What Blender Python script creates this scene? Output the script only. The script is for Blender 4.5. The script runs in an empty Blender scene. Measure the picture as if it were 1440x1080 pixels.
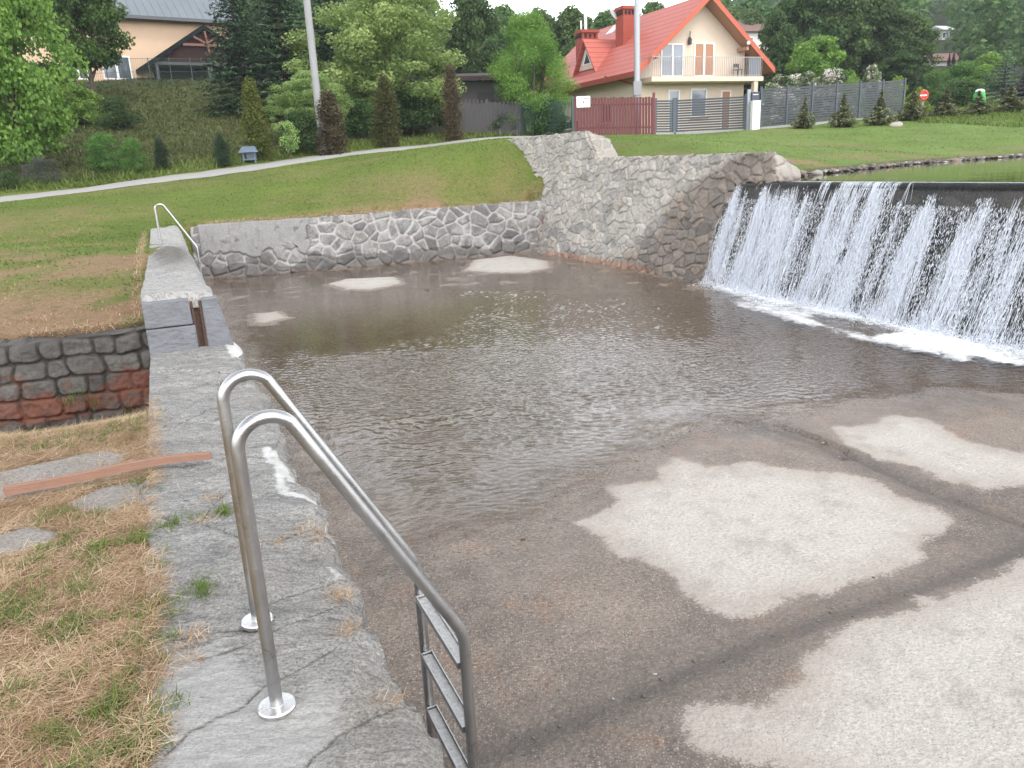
import bpy, math, numpy as np
from mathutils import Matrix, Vector
R = math.radians
SC = bpy.context.scene
COL = SC.collection
rng = np.random.default_rng(11)

# ------------------------------------------------------------------ camera maths (the photo's viewpoint)
FPX, PITCH, ROLL = 1088.0, R(16.05), 0.048
EYE = np.array([0.0, 0.0, 2.6])
def ray(px, py):
    x = (px-720)/FPX; y = -(py-540)/FPX
    c, s = math.cos(ROLL), math.sin(ROLL)
    X = x*c+y*s; Y = -x*s+y*c
    return np.array([X, math.cos(PITCH)+Y*math.sin(PITCH), -math.sin(PITCH)+Y*math.cos(PITCH)])
def at(px, py, z):            # the point of height z seen at a photo pixel
    d = ray(px, py); return EYE+d*((z-EYE[2])/d[2])
def aty(px, py, Y):           # the point at depth Y seen at a photo pixel
    d = ray(px, py); return EYE+d*(Y/d[1])
def on_plane(px, py, P0, n):
    r = ray(px, py); return EYE+r*(np.dot(np.asarray(P0)-EYE, n)/np.dot(r, n))
D = np.array([-.395, .919, 0]); D /= np.linalg.norm(D)      # along the pool
E_ = np.array([D[1], -D[0], 0])                              # across the pool

# ------------------------------------------------------------------ noise
def _h(ix, iy, seed):
    h = (ix.astype(np.int64)*374761393 + iy.astype(np.int64)*668265263 + seed*982451653) & 0x7fffffff
    h = ((h ^ (h >> 13))*1274126177) & 0x7fffffff
    return ((h ^ (h >> 16)) & 0xffff)/65535.0
def vnoise(x, y, seed=0):
    x = np.asarray(x, float); y = np.asarray(y, float)
    ix = np.floor(x); iy = np.floor(y); fx = x-ix; fy = y-iy
    fx = fx*fx*(3-2*fx); fy = fy*fy*(3-2*fy)
    a = _h(ix, iy, seed); b = _h(ix+1, iy, seed); c = _h(ix, iy+1, seed); d = _h(ix+1, iy+1, seed)
    return (a*(1-fx)+b*fx)*(1-fy)+(c*(1-fx)+d*fx)*fy
def fbm(x, y, seed=0, o=4):
    t = 0; a = .5; n = 0
    for i in range(o):
        t = t+a*vnoise(x*2**i+i*17.3, y*2**i-i*9.1, seed+i); n += a; a *= .5
    return t/n
def smooth(x, a, b):
    t = np.clip((x-a)/(b-a), 0, 1); return t*t*(3-2*t)
def sdf(x, y, poly):          # signed distance, negative inside
    poly = np.asarray(poly, float)[:, :2]
    d = np.full(np.shape(x), 1e9); ins = np.zeros(np.shape(x), bool)
    n = len(poly)
    for i in range(n):
        ax, ay = poly[i]; bx, by = poly[(i+1) % n]
        ex, ey = bx-ax, by-ay; wx = x-ax; wy = y-ay
        t = np.clip((wx*ex+wy*ey)/(ex*ex+ey*ey+1e-12), 0, 1)
        d = np.minimum(d, (wx-ex*t)**2+(wy-ey*t)**2)
        c = ((ay > y) != (by > y))
        with np.errstate(divide='ignore', invalid='ignore'):
            ins ^= c & (x < (bx-ax)*(y-ay)/(by-ay+1e-15)+ax)
    d = np.sqrt(d)
    return np.where(ins, -d, d)
def dline(x, y, pts):         # distance to an open polyline
    d = np.full(np.shape(x), 1e9)
    for (ax, ay), (bx, by) in zip(pts[:-1], pts[1:]):
        ex, ey = bx-ax, by-ay; wx = x-ax; wy = y-ay
        t = np.clip((wx*ex+wy*ey)/(ex*ex+ey*ey+1e-12), 0, 1)
        d = np.minimum(d, (wx-ex*t)**2+(wy-ey*t)**2)
    return np.sqrt(d)

# ------------------------------------------------------------------ objects
def tag(o, label=None, cat=None, group=None, kind=None):
    if label: o['label'] = label
    if cat: o['category'] = cat
    if group: o['group'] = group
    if kind: o['kind'] = kind
    return o
def empty(name, loc, label, cat, rz=0, group=None):
    o = bpy.data.objects.new(name, None); COL.objects.link(o)
    o.location = loc; o.rotation_euler = (0, 0, rz); o.empty_display_size = .2
    return tag(o, label, cat, group)
def link(name, me, mat=None, parent=None):
    if mat is not None and not me.materials: me.materials.append(mat)
    o = bpy.data.objects.new(name, me); COL.objects.link(o)
    if parent is not None: o.parent = parent
    return o
def npmesh(name, V, faces, attrs=None, smooth_=False):
    """faces: list of (N,3) / (N,4) integer arrays"""
    me = bpy.data.meshes.new(name)
    V = np.asarray(V, np.float32)
    faces = [np.asarray(f, np.int32) for f in faces if len(f)]
    me.vertices.add(len(V)); me.vertices.foreach_set('co', V.ravel())
    loops = np.concatenate([f.ravel() for f in faces])
    tot = np.concatenate([np.full(len(f), f.shape[1], np.int32) for f in faces])
    st = np.concatenate([[0], np.cumsum(tot)[:-1]]).astype(np.int32)
    me.loops.add(len(loops)); me.loops.foreach_set('vertex_index', loops)
    me.polygons.add(len(tot)); me.polygons.foreach_set('loop_start', st)
    me.update(calc_edges=True)
    if smooth_: me.polygons.foreach_set('use_smooth', np.ones(len(tot), bool))
    for k, v in (attrs or {}).items():
        a = me.attributes.new(k, 'FLOAT', 'POINT'); a.data.foreach_set('value', np.asarray(v, np.float32))
    me.validate()
    return me
def grid_faces(nu, nv, keep=None):
    i = np.arange(nu*nv).reshape(nu, nv)
    f = np.stack([i[:-1, :-1], i[1:, :-1], i[1:, 1:], i[:-1, 1:]], -1).reshape(-1, 4)
    return f if keep is None else f[keep.reshape(-1)]
class MB:
    """collects hard-edged pieces of ONE part"""
    def __init__(s): s.V = []; s.F = []
    def _add(s, vs, fs):
        b = len(s.V); s.V += [tuple(v) for v in vs]; s.F += [tuple(b+i for i in f) for f in fs]; return s
    def box(s, a, b):
        (x0, y0, z0), (x1, y1, z1) = a, b
        return s._add([(x0,y0,z0),(x1,y0,z0),(x1,y1,z0),(x0,y1,z0),(x0,y0,z1),(x1,y0,z1),(x1,y1,z1),(x0,y1,z1)],
                      [(0,3,2,1),(4,5,6,7),(0,1,5,4),(1,2,6,5),(2,3,7,6),(3,0,4,7)])
    def prism(s, poly, v):          # polygon of 3-D points pushed along v
        n = len(poly); v = np.asarray(v, float); p = [np.asarray(q, float) for q in poly]
        return s._add(p+[q+v for q in p], [tuple(range(n))[::-1], tuple(range(n, 2*n))]+[(i, (i+1) % n, n+(i+1) % n, n+i) for i in range(n)])
    def bar(s, p, q, w, h):         # rectangular bar between two points
        p = np.asarray(p, float); q = np.asarray(q, float); d = q-p; d /= np.linalg.norm(d)
        u = np.cross(d, (0, 0, 1) if abs(d[2]) < .95 else (0, 1, 0)); u /= np.linalg.norm(u); w_ = np.cross(u, d)
        c = [p+u*a*w/2+w_*b*h/2 for a, b in ((-1,-1),(1,-1),(1,1),(-1,1))]
        return s.prism(c, q-p)
    def tube(s, pts, r, n=8, cap=True):
        pts = np.asarray(pts, float); m = len(pts); r = np.broadcast_to(r, m)
        t = np.gradient(pts, axis=0) if m > 2 else np.repeat((pts[1]-pts[0])[None], 2, 0)
        t /= np.linalg.norm(t, axis=1)[:, None]
        ref = np.array((0, 0, 1.)) if abs(t[0][2]) < .9 else np.array((1., 0, 0))
        u = np.cross(t[0], ref); u /= np.linalg.norm(u); vs = []
        for i in range(m):
            u = u-t[i]*np.dot(u, t[i]); u /= np.linalg.norm(u); w = np.cross(t[i], u)
            for k in range(n):
                a = 2*math.pi*k/n; vs.append(pts[i]+(u*math.cos(a)+w*math.sin(a))*r[i])
        fs = [(i*n+k, i*n+(k+1) % n, (i+1)*n+(k+1) % n, (i+1)*n+k) for i in range(m-1) for k in range(n)]
        if cap: fs += [tuple(range(n))[::-1], tuple((m-1)*n+k for k in range(n))]
        return s._add(vs, fs)
    def lathe(s, c, prof, n=24):
        c = np.asarray(c, float); vs = []
        for r, z in prof:
            for k in range(n): a = 2*math.pi*k/n; vs.append(c+np.array((r*math.cos(a), r*math.sin(a), z)))
        m = len(prof)
        fs = [(i*n+k, i*n+(k+1) % n, (i+1)*n+(k+1) % n, (i+1)*n+k) for i in range(m-1) for k in range(n)]
        fs += [tuple(range(n))[::-1], tuple((m-1)*n+k for k in range(n))]
        return s._add(vs, fs)
    def build(s, name, mat, parent=None, smooth_=False, bevel=0):
        me = bpy.data.meshes.new(name); me.from_pydata([list(map(float, v)) for v in s.V], [], s.F); me.update()
        o = link(name, me, mat, parent)
        if smooth_: 
            me.polygons.foreach_set('use_smooth', np.ones(len(me.polygons), bool)); me.set_sharp_from_angle(angle=R(40))
        if bevel:
            b = o.modifiers.new('bevel', 'BEVEL'); b.width = bevel; b.segments = 2; b.limit_method = 'ANGLE'
        return o

# ------------------------------------------------------------------ materials
class NT:
    def __init__(s, name):
        s.m = bpy.data.materials.new(name); s.m.use_nodes = True; s.t = s.m.node_tree; s.t.nodes.clear()
        s.out = s.t.nodes.new('ShaderNodeOutputMaterial')
    def n(s, typ, *props, **kw):
        nd = s.t.nodes.new('ShaderNode'+typ)
        for k, v in list(kw.items()):
            if k.startswith('p_'): setattr(nd, k[2:], v); kw.pop(k)
        for k, v in kw.items():
            key = int(k[1:]) if k[0] == 'i' and k[1:].isdigit() else k.replace('_', ' ')
            sock = nd.inputs[key]
            if isinstance(v, bpy.types.NodeSocket): s.t.links.new(v, sock)
            else:
                if hasattr(sock.default_value, '__len__') and not hasattr(v, '__len__'): v = (v, v, v)
                if hasattr(v, '__len__') and sock.type == 'RGBA' and len(v) == 3: v = (*v, 1)
                sock.default_value = v
        return nd
    def attr(s, name): return s.n('Attribute', p_attribute_name=name).outputs['Fac']
    def obj(s): return s.n('TexCoord').outputs['Object']
    def geo(s): return s.n('NewGeometry').outputs['Position']
    def scale(s, v, sc): return s.n('Mapping', Vector=v, Scale=sc).outputs[0]
    def noise(s, v, sc, det=4, rough=.55, dist=0):
        return s.n('TexNoise', Vector=v, Scale=sc, Detail=det, Roughness=rough, Distortion=dist).outputs['Fac']
    def vor(s, v, sc, feat='F1', out='Distance', rnd=1):
        return s.n('TexVoronoi', p_feature=feat, Vector=v, Scale=sc, Randomness=rnd).outputs[out]
    def ramp(s, f, stops):
        nd = s.n('ValToRGB', Fac=f); cr = nd.color_ramp
        while len(cr.elements) < len(stops): cr.elements.new(.5)
        for e, (p, c) in zip(cr.elements, stops):
            e.position = p; e.color = (*c, 1) if hasattr(c, '__len__') else (c, c, c, 1)
        return nd.outputs[0]
    def mr(s, v, a, b, c=0, d=1):
        return s.n('MapRange', Value=v, From_Min=a, From_Max=b, To_Min=c, To_Max=d).outputs[0]
    def math(s, op, a, b=0): return s.n('Math', p_operation=op, i0=a, i1=b).outputs[0]
    def mix(s, f, a, b, mode='MIX'):
        nd = s.n('Mix', p_data_type='RGBA', p_blend_type=mode)
        for i, v in ((0, f), (6, a), (7, b)):
            if isinstance(v, bpy.types.NodeSocket): s.t.links.new(v, nd.inputs[i])
            elif i == 0: nd.inputs[0].default_value = v
            else: nd.inputs[i].default_value = (*v, 1) if len(v) == 3 else v
        return nd.outputs[2]
    def bump(s, h, st=.5, dist=.02, normal=None):
        kw = dict(Height=h, Strength=st, Distance=dist)
        if normal is not None: kw['Normal'] = normal
        return s.n('Bump', **kw).outputs[0]
    def pbr(s, **kw): return s.n('BsdfPrincipled', **kw).outputs[0]
    def done(s, sh): s.t.links.new(sh, s.out.inputs[0]); return s.m

def plain(name, col, rough=.6, var=.15, sc=6, metal=0, bump=0, bsc=40, dirt=None, stretch=(1, 1, 1), spec=.5):
    t = NT(name); v = t.scale(t.obj(), stretch)
    f = t.noise(v, sc, 5, .6)
    c = t.mix(f, tuple(x*(1-var*1.6) for x in col), tuple(min(1, x*(1+var*1.6)) for x in col))
    if dirt is not None: c = t.mix(t.mr(t.noise(v, sc*.5, 6, .7), .5, .75), c, dirt)
    kw = dict(Base_Color=c, Roughness=t.mr(f, .3, .7, max(0, rough-.1), min(1, rough+.1)), Metallic=metal)
    kw['Specular_IOR_Level'] = spec
    if bump: kw['Normal'] = t.bump(t.noise(v, bsc, 4), bump, .02)
    return t.done(t.pbr(**kw))
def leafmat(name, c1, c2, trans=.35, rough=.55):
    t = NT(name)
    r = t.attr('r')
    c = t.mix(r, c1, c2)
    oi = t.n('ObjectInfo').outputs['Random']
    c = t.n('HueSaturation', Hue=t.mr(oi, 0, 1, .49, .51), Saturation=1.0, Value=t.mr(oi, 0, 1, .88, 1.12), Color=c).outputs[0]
    p = t.pbr(Base_Color=c, Roughness=rough, Specular_IOR_Level=.3)
    tr = t.n('BsdfTranslucent', Color=c).outputs[0]
    return t.done(t.n('MixShader', Fac=trans, i1=p, i2=tr).outputs[0])
# ------------------------------------------------------------------ camera, light, sky
cam = bpy.data.cameras.new('camera'); cam.sensor_width = 36; cam.lens = FPX/1440*36; cam.clip_start = .05; cam.clip_end = 3000
co = bpy.data.objects.new('camera', cam); COL.objects.link(co); SC.camera = co
_c, _s = math.cos(ROLL), math.sin(ROLL); _cp, _sp = math.cos(PITCH), math.sin(PITCH)
_r = Vector((_c, -_s*_sp, -_s*_cp)); _u = Vector((_s, _c*_sp, _c*_cp)); _f = Vector((0, _cp, -_sp))
co.matrix_world = Matrix(((_r.x, _u.x, -_f.x, EYE[0]), (_r.y, _u.y, -_f.y, EYE[1]), (_r.z, _u.z, -_f.z, EYE[2]), (0, 0, 0, 1)))
SUN_EL, SUN_AZ = R(52), R(150)      # azimuth measured clockwise from +Y: behind the camera, to the right
sl = bpy.data.lights.new('sun', 'SUN'); sl.energy = 1.45; sl.angle = R(16); sl.color = (1, .96, .9)
so = bpy.data.objects.new('sun', sl); COL.objects.link(so)
sd = Vector((math.sin(SUN_AZ)*math.cos(SUN_EL), math.cos(SUN_AZ)*math.cos(SUN_EL), math.sin(SUN_EL)))
so.rotation_euler = sd.to_track_quat('Z', 'Y').to_euler(); so.location = (0, 0, 60)
w = bpy.data.worlds.new('World'); SC.world = w; w.use_nodes = True; nt = w.node_tree
bg = nt.nodes['Background']
sky = nt.nodes.new('ShaderNodeTexSky'); sky.sky_type = 'NISHITA'; sky.sun_disc = False
sky.sun_elevation = SUN_EL; sky.sun_rotation = SUN_AZ; sky.air_density = 1.0; sky.dust_density = 3.0
hs = nt.nodes.new('ShaderNodeHueSaturation'); hs.inputs['Saturation'].default_value = .35; hs.inputs['Value'].default_value = 4.6
gm = nt.nodes.new('ShaderNodeGamma'); gm.inputs['Gamma'].default_value = .4      # cloud evens out the sky
nt.links.new(sky.outputs[0], gm.inputs['Color']); nt.links.new(gm.outputs[0], hs.inputs['Color'])
# broken overcast: brighter and greyer cloud, by direction on the sky dome
tc = nt.nodes.new('ShaderNodeTexCoord'); mp = nt.nodes.new('ShaderNodeMapping'); mp.inputs['Scale'].default_value = (1.6, 1.6, 4)
nz = nt.nodes.new('ShaderNodeTexNoise'); nz.inputs['Scale'].default_value = 1.7; nz.inputs['Detail'].default_value = 5
nt.links.new(tc.outputs['Generated'], mp.inputs[0]); nt.links.new(mp.outputs[0], nz.inputs['Vector'])
mrn = nt.nodes.new('ShaderNodeMapRange'); mrn.inputs[1].default_value = .3; mrn.inputs[2].default_value = .7; mrn.inputs[3].default_value = .75; mrn.inputs[4].default_value = 1.3
nt.links.new(nz.outputs['Fac'], mrn.inputs[0])
mm = nt.nodes.new('ShaderNodeVectorMath'); mm.operation = 'SCALE'
sx_ = nt.nodes.new('ShaderNodeSeparateXYZ'); nt.links.new(tc.outputs['Generated'], sx_.inputs[0])
mz = nt.nodes.new('ShaderNodeMapRange'); mz.inputs[1].default_value = .12; mz.inputs[2].default_value = .68; mz.inputs[3].default_value = 3.1; mz.inputs[4].default_value = .8
nt.links.new(sx_.outputs[2], mz.inputs[0]); mu = nt.nodes.new('ShaderNodeMath'); mu.operation = 'MULTIPLY'; nt.links.new(mrn.outputs[0], mu.inputs[0]); nt.links.new(mz.outputs[0], mu.inputs[1])
nt.links.new(hs.outputs[0], mm.inputs[0]); nt.links.new(mu.outputs[0], mm.inputs['Scale'])
nt.links.new(mm.outputs[0], bg.inputs['Color']); bg.inputs['Strength'].default_value = .15
SC.view_settings.view_transform = 'Standard'; SC.view_settings.look = 'None'; SC.view_settings.gamma = 1
SC.view_settings.exposure = 0.28
SC.cycles.max_bounces = 8; SC.cycles.transparent_max_bounces = 12; SC.cycles.use_denoising = True
SC.cycles.caustics_reflective = False; SC.cycles.caustics_refractive = False

# ------------------------------------------------------------------ plan of the place
def P(u, s, z=None):
    p = D*u+E_*s
    return p if z is None else np.array([p[0], p[1], z])
LW0 = np.array([-7.69, 20.37, 0]); LW1 = np.array([1.05, 23.05, 0])            # foot of the low wall at the end of the pool
LWd = (LW1-LW0)/np.linalg.norm(LW1-LW0); LWn = np.array([-LWd[1], LWd[0], 0])
BW0 = np.array([.92, 23.01, 0]); BW1 = np.array([4.27, 15.44, 0])               # foot of the big battered wall
BWd = (BW1-BW0)/np.linalg.norm(BW1-BW0); BWn = np.array([-BWd[1], BWd[0], 0])
WE0 = np.array([4.10, 15.85, 0]); WE1 = np.array([8.6, 3.92, 0])                # foot of the weir
WEd = (WE1-WE0)/np.linalg.norm(WE1-WE0); WEn = np.array([-WEd[1], WEd[0], 0])
CREST = 2.0
CW0 = np.array([-4.9, 7.32, 0]); CW1 = np.array([-3.62, 7.77, 0])               # canal wall
CWd = (CW1-CW0)/np.linalg.norm(CW1-CW0); CWn = np.array([CWd[1], -CWd[0], 0])   # towards the camera
POOL = [P(-4, .12), P(21.7, .1), LW0+LWn*.45, LW1+LWn*.45, BW0+BWn*1.1, BW1+BWn*1.1, WE0+WEn*1.1, WE1+WEn*1.3, P(-6, 9)+0*D]
SHORE = [np.array(p) for p in ((5.6, 16.5), (6.2, 16.75), (6.6, 17.3), (8.47, 19.26), (11.1, 21.76), (13.6, 23.3), (16.4, 25.1), (21, 27.5), (34, 31), (60, 33), (60, -12), (9.6, 2), (8.9, 6), (5.5, 15.6))]
def at_T(px, py, z): p = at(px, py, z); return (p[0], p[1], z)
def ay_T(px, py, Y): return tuple(aty(px, py, Y))
TC = [  # control points of the terrain
 (-1.2, 1.5, .985), (-2.2, 1.5, .98), (-1.9, 3.5, .98), (-3.2, 4, .93), (-5, 2, .95), (-1.5, -4, 1.0), (-8, -6, 1.2), (-2.45, 4.9, .97), (-8, 3, 1.0),
 (-3.7, 7.85, 1.14), (-5, 7.5, 1.13), (-8, 6.6, 1.1), (-4.6, 10, 1.3), (-7, 10, 1.3), (-12, 9, 1.2), (-5.6, 13, 1.38), (-9, 13, 1.42), (-15, 14, 1.45), (-7.9, 20.6, 1.42), (-9.5, 19, 1.5),
 (-4, 22, 1.44), (-1, 22.9, 1.44), (.6, 23.45, 1.44), (.9, 24.4, 2.05), (.45, 25.5, 2.7), (.25, 26.7, 3.28), (-1.4, 24.6, 2.1), (-3.6, 24.2, 2.05),
 ay_T(0, 285, 25), ay_T(0, 272, 27), ay_T(150, 268, 26), ay_T(150, 258, 28), ay_T(300, 246, 28), ay_T(300, 237, 30), ay_T(450, 226, 31), ay_T(450, 218, 33), ay_T(600, 208, 34.5), ay_T(600, 202, 36.5), ay_T(690, 197, 37), ay_T(690, 194, 39.5),
 ay_T(120, 240, 31), ay_T(120, 180, 41), ay_T(120, 122, 51), ay_T(250, 119, 52), ay_T(250, 180, 40), ay_T(330, 119, 54), ay_T(400, 200, 36), ay_T(400, 150, 46), ay_T(20, 200, 36), ay_T(-200, 180, 40), ay_T(-300, 330, 18),
 ay_T(550, 190, 41), ay_T(650, 188, 41), ay_T(740, 191, 41), (1.3, 27.5, 3.2), (2.6, 23.4, 2.9), (3.1, 21.9, 2.5), (4.5, 18.5, 2.48), (5.8, 16.2, 2.3), (6.6, 17.9, 2.14), (8.4, 20.0, 2.16), (11, 22.6, 2.18), (16.2, 26, 2.2), (30, 32, 2.3),
 (3.5, 25.5, 3.0), ay_T(860, 189, 39), ay_T(1000, 187.5, 39), ay_T(1070, 182, 38.5), ay_T(1265, 165, 42), ay_T(1440, 152, 46), ay_T(1440, 186, 34), ay_T(1250, 195, 31), ay_T(1100, 205, 27.5), ay_T(1600, 160, 42),
 ay_T(972, 187, 50), ay_T(1150, 160, 56), ay_T(1440, 125, 62), ay_T(800, 185, 60), ay_T(300, 100, 75), ay_T(100, 100, 75), ay_T(-300, 100, 75), ay_T(560, 150, 70),
 ay_T(1320, 92, 120), ay_T(1440, 80, 140), ay_T(1150, 110, 110), ay_T(850, 130, 120), ay_T(600, 120, 120), ay_T(200, 60, 130),
 ay_T(1440, -40, 290), ay_T(1250, -10, 290), ay_T(1050, 30, 290), ay_T(850, 75, 290), ay_T(650, 85, 290), ay_T(300, 60, 290), ay_T(-200, 60, 290), ay_T(1750, -60, 290), ay_T(1700, 60, 150), ay_T(1800, 120, 80),
 (40, -20, 3), (-60, -20, 4), (0, -120, 4), (120, -60, 8), (-120, -40, 8)]
TC = np.array(TC)
def _tps_fit(c, lam=.002):
    n = len(c); s = 30.0
    d = np.linalg.norm(c[:, None, :2]-c[None, :, :2], axis=-1)/s
    K = np.where(d > 0, d*d*np.log(d+1e-12), 0)+lam*np.eye(n)
    Q = np.c_[np.ones(n), c[:, :2]/s]
    A = np.block([[K, Q], [Q.T, np.zeros((3, 3))]])
    sol = np.linalg.solve(A, np.r_[c[:, 2], 0, 0, 0])
    return sol, s
_SOL, _S = _tps_fit(TC)
def H0(x, y):
    x = np.asarray(x, float); sh = x.shape; x = x.ravel(); y = np.asarray(y, float).ravel(); out = np.empty_like(x)
    for i in range(0, len(x), 20000):
        X = x[i:i+20000]; Y = y[i:i+20000]
        d2 = ((X[:, None]-TC[None, :, 0])**2+(Y[:, None]-TC[None, :, 1])**2)/_S**2
        k = .5*d2*np.log(d2+1e-12)
        out[i:i+20000] = k@_SOL[:-3]+_SOL[-3]+(_SOL[-2]*X+_SOL[-1]*Y)/_S
    return out.reshape(sh)
def canal_c(x, y): return (x-CW0[0])*CWn[0]+(y-CW0[1])*CWn[1]      # distance from the canal wall
def side_s(x, y): return x*E_[0]+y*E_[1]
def along_u(x, y): return x*D[0]+y*D[1]
def HT(x, y, low=True):
    x = np.asarray(x, float); y = np.asarray(y, float)
    z = H0(x, y)
    r = np.hypot(x, y)
    z = z+(fbm(x*1.1, y*1.1, 5)-.5)*.05*smooth(r, 3, 9)+(fbm(x*.35, y*.35, 6, 3)-.5)*.18*smooth(r, 9, 25)
    c = canal_c(x, y)+.25*(fbm(x*1.3, y*1.3, 8, 3)-.5)
    cut = np.where((side_s(x, y) < .1) & (y < 9), smooth(c, -.38, -.3)*(1-smooth(c, .75, 2.9)), 0)
    z = z*(1-cut)+.22*cut
    ds = sdf(x, y, SHORE)
    z = np.where(ds < 1.2, np.minimum(z, 2.0+np.where(ds > 0, .10*smooth(ds, 0, .18)+ds*.12, ds*.35)), z)
    z = np.where(ds < 0, np.maximum(np.minimum(z, 1.98), 1.3), z)
    if low:
        z = z-.10*smooth(side_s(x, y)+.05*(fbm(x*4, y*4, 9)-.5), -.29, -.22)*(y < 8)
        z = np.where(sdf(x, y, POOL) < 0, -.7, z)
    return z
# ------------------------------------------------------------------ the ground sheet
th = np.concatenate([np.arange(-52, 52.01, .26), np.arange(58, 303, 7.)]) ; th = np.radians(th)
rr = [1.15]
while rr[-1] < 460: rr.append(rr[-1]*1.0155)
rr = np.array([.0]+rr); nr, nth = len(rr), len(th)
RR, TH = np.meshgrid(rr, th, indexing='ij'); GX = RR*np.sin(TH); GY = RR*np.cos(TH); GZ = HT(GX, GY)
idx = np.arange(nr*nth).reshape(nr, nth); idn = np.roll(idx, -1, 1)
gf = np.stack([idx[:-1], idn[:-1], idn[1:], idx[1:]], -1).reshape(-1, 4)
cc = canal_c(GX, GY); ss = side_s(GX, GY); PATH_PX = [(-260, 312, 22), (0, 278, 26), (150, 263, 27), (300, 241.5, 29), (450, 222, 32), (600, 205, 35.5), (690, 195.5, 38.3), (760, 191, 39.5)]
PATH = [tuple(aty(*p)[:2]) for p in PATH_PX]
def dryness(x, y):
    c = canal_c(x, y); s = side_s(x, y); u = along_u(x, y); r = np.hypot(x, y)
    n1 = fbm(x*.9, y*.9, 21); n2 = fbm(x*.25, y*.25, 22)
    near = 1-smooth(y, 5.5, 7)
    d = .15+.9*smooth(n1, .42, .72)*smooth(30-r, 0, 14)*.55
    d = d+1.0*np.exp(-((c+1.1)/1.5)**2)*(s < 0)*(y < 12)*smooth(fbm(x*.8, y*.8, 23), .22, .46)
    d = np.maximum(d, near*(.62+.5*(n1-.5)))
    d = d+.35*np.exp(-(dline(x, y, [tuple((LW0+LWn*.5)[:2]), tuple((LW1+LWn*.5)[:2])])/.45)**2)
    d = d+.35*np.exp(-(np.abs(sdf(x, y, SHORE)-.9)/1.1)**2)*smooth(n1, .3, .6)
    d = d+.25*smooth(n2, .5, .7)*(r < 40)
    return np.clip(d, 0, 1)
DRY = dryness(GX, GY)
ROUGH = smooth(dline(GX, GY, PATH), .5, 4)*(GX < 1.5)*smooth(GY-24, 0, 4)     # unmown slope beyond the path
_pl = np.array(PATH); ROUGH = ROUGH*(GY > np.interp(GX, _pl[:, 0], _pl[:, 1]))
WOOD = smooth(np.hypot(GX, GY), 58, 75)
SHB = np.exp(-(np.maximum(sdf(GX, GY, SHORE)-.1, 0)/.16)**2)*(np.hypot(GX, GY) < 60)
PIT = smooth(cc, -.4, -.3)*(1-smooth(cc, 1.0, 1.6))*(ss < .2)*(GY < 10)
me = npmesh('ground', np.stack([GX, GY, GZ], -1).reshape(-1, 3), [gf], dict(dry=DRY.ravel(), wild=ROUGH.ravel(), wood=WOOD.ravel(), lush=(smooth(GX, 1, 7)*smooth(GY, 14, 18)).ravel(), bank=np.maximum(SHB, PIT).ravel()), True)
t = NT('grass_ground'); g = t.geo()
n1 = t.noise(g, 2.2, 6, .65); n2 = t.noise(g, 14, 5, .7); n3 = t.noise(g, 60, 4, .7); n4 = t.noise(g, .35, 4, .6)
dry = t.math('ADD', t.attr('dry'), t.mr(n2, .3, .7, -.28, .28))
green = t.mix(n1, (.098, .155, .026), (.195, .252, .050)); green = t.mix(t.attr('lush'), green, t.mix(n1, (.115, .20, .040), (.215, .325, .080))); green = t.mix(t.mr(n4, .4, .65, 0, .6), green, (.105, .145, .03))
straw = t.mix(n2, (.20, .118, .062), (.42, .29, .185))
c = t.mix(t.mr(dry, .25, .85), green, straw)
c = t.mix(t.math('MULTIPLY', t.attr('wild'), .85), c, t.mix(n2, (.045, .058, .020), (.11, .105, .048)))
c = t.mix(t.attr('wood'), c, (.03, .045, .015))
c = t.mix(t.math('MULTIPLY', t.attr('bank'), .9), c, t.mix(n2, (.04, .03, .02), (.17, .13, .09)))
c = t.mix(t.mr(t.noise(g, 5.5, 5, .7), .52, .68, 0, .5), c, t.mix(n3, (.05, .065, .018), (.12, .11, .045))); c = t.mix(t.mr(n2, .56, .7, 0, .55), c, (.23, .26, .10)); c = t.mix(.75, c, t.mix(t.mr(n3, .25, .75), (.25, .25, .25), (1.25, 1.25, 1.25)), 'MULTIPLY')
t.done(t.pbr(Base_Color=t.n('HueSaturation', Value=1.12, Color=c).outputs[0], Roughness=.9, Specular_IOR_Level=.15, Normal=t.bump(t.math('ADD', n2, n3), .8, .06)))
GROUND = tag(link('ground', me, t.m), kind='structure')

# ------------------------------------------------------------------ the path along the bank
def ribbon(name, pts, width, zoff, mat, n=160, edge=.06):
    pts = np.array(pts); d = np.r_[0, np.cumsum(np.linalg.norm(np.diff(pts, axis=0), axis=1))]
    q = np.linspace(0, d[-1], n)
    # smooth the corners
    X = np.interp(q, d, pts[:, 0]); Y = np.interp(q, d, pts[:, 1])
    k = np.ones(15)/15; X = np.convolve(np.pad(X, 7, 'edge'), k, 'valid'); Y = np.convolve(np.pad(Y, 7, 'edge'), k, 'valid')
    tx, ty = np.gradient(X), np.gradient(Y); L = np.hypot(tx, ty); nx, ny = -ty/L, tx/L
    V = []
    m = 7
    for j in range(m):
        o = (j/(m-1)-.5)*width
        wob = (vnoise(q*1.3, q*0+j*7, 3)-.5)*edge*2 if j in (0, m-1) else 0
        x, y = X+nx*(o+wob), Y+ny*(o+wob)
        V.append(np.stack([x, y, HT(X, Y, False)*.6+HT(x, y, False)*.4+zoff-(.10 if j in (0, m-1) else 0)], -1))
    V = np.stack(V, 1)
    return link(name, npmesh(name, V.reshape(-1, 3), [grid_faces(n, m)[:, ::-1]], None, True), mat)
t = NT('path_gravel'); g = t.geo(); a = t.noise(g, 3, 5, .6); b = t.noise(g, 80, 3)
t.done(t.pbr(Base_Color=t.mix(b, t.mix(a, (.20, .195, .19), (.27, .26, .25)), (.32, .31, .30)), Roughness=.9, Normal=t.bump(b, .4)))
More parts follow.
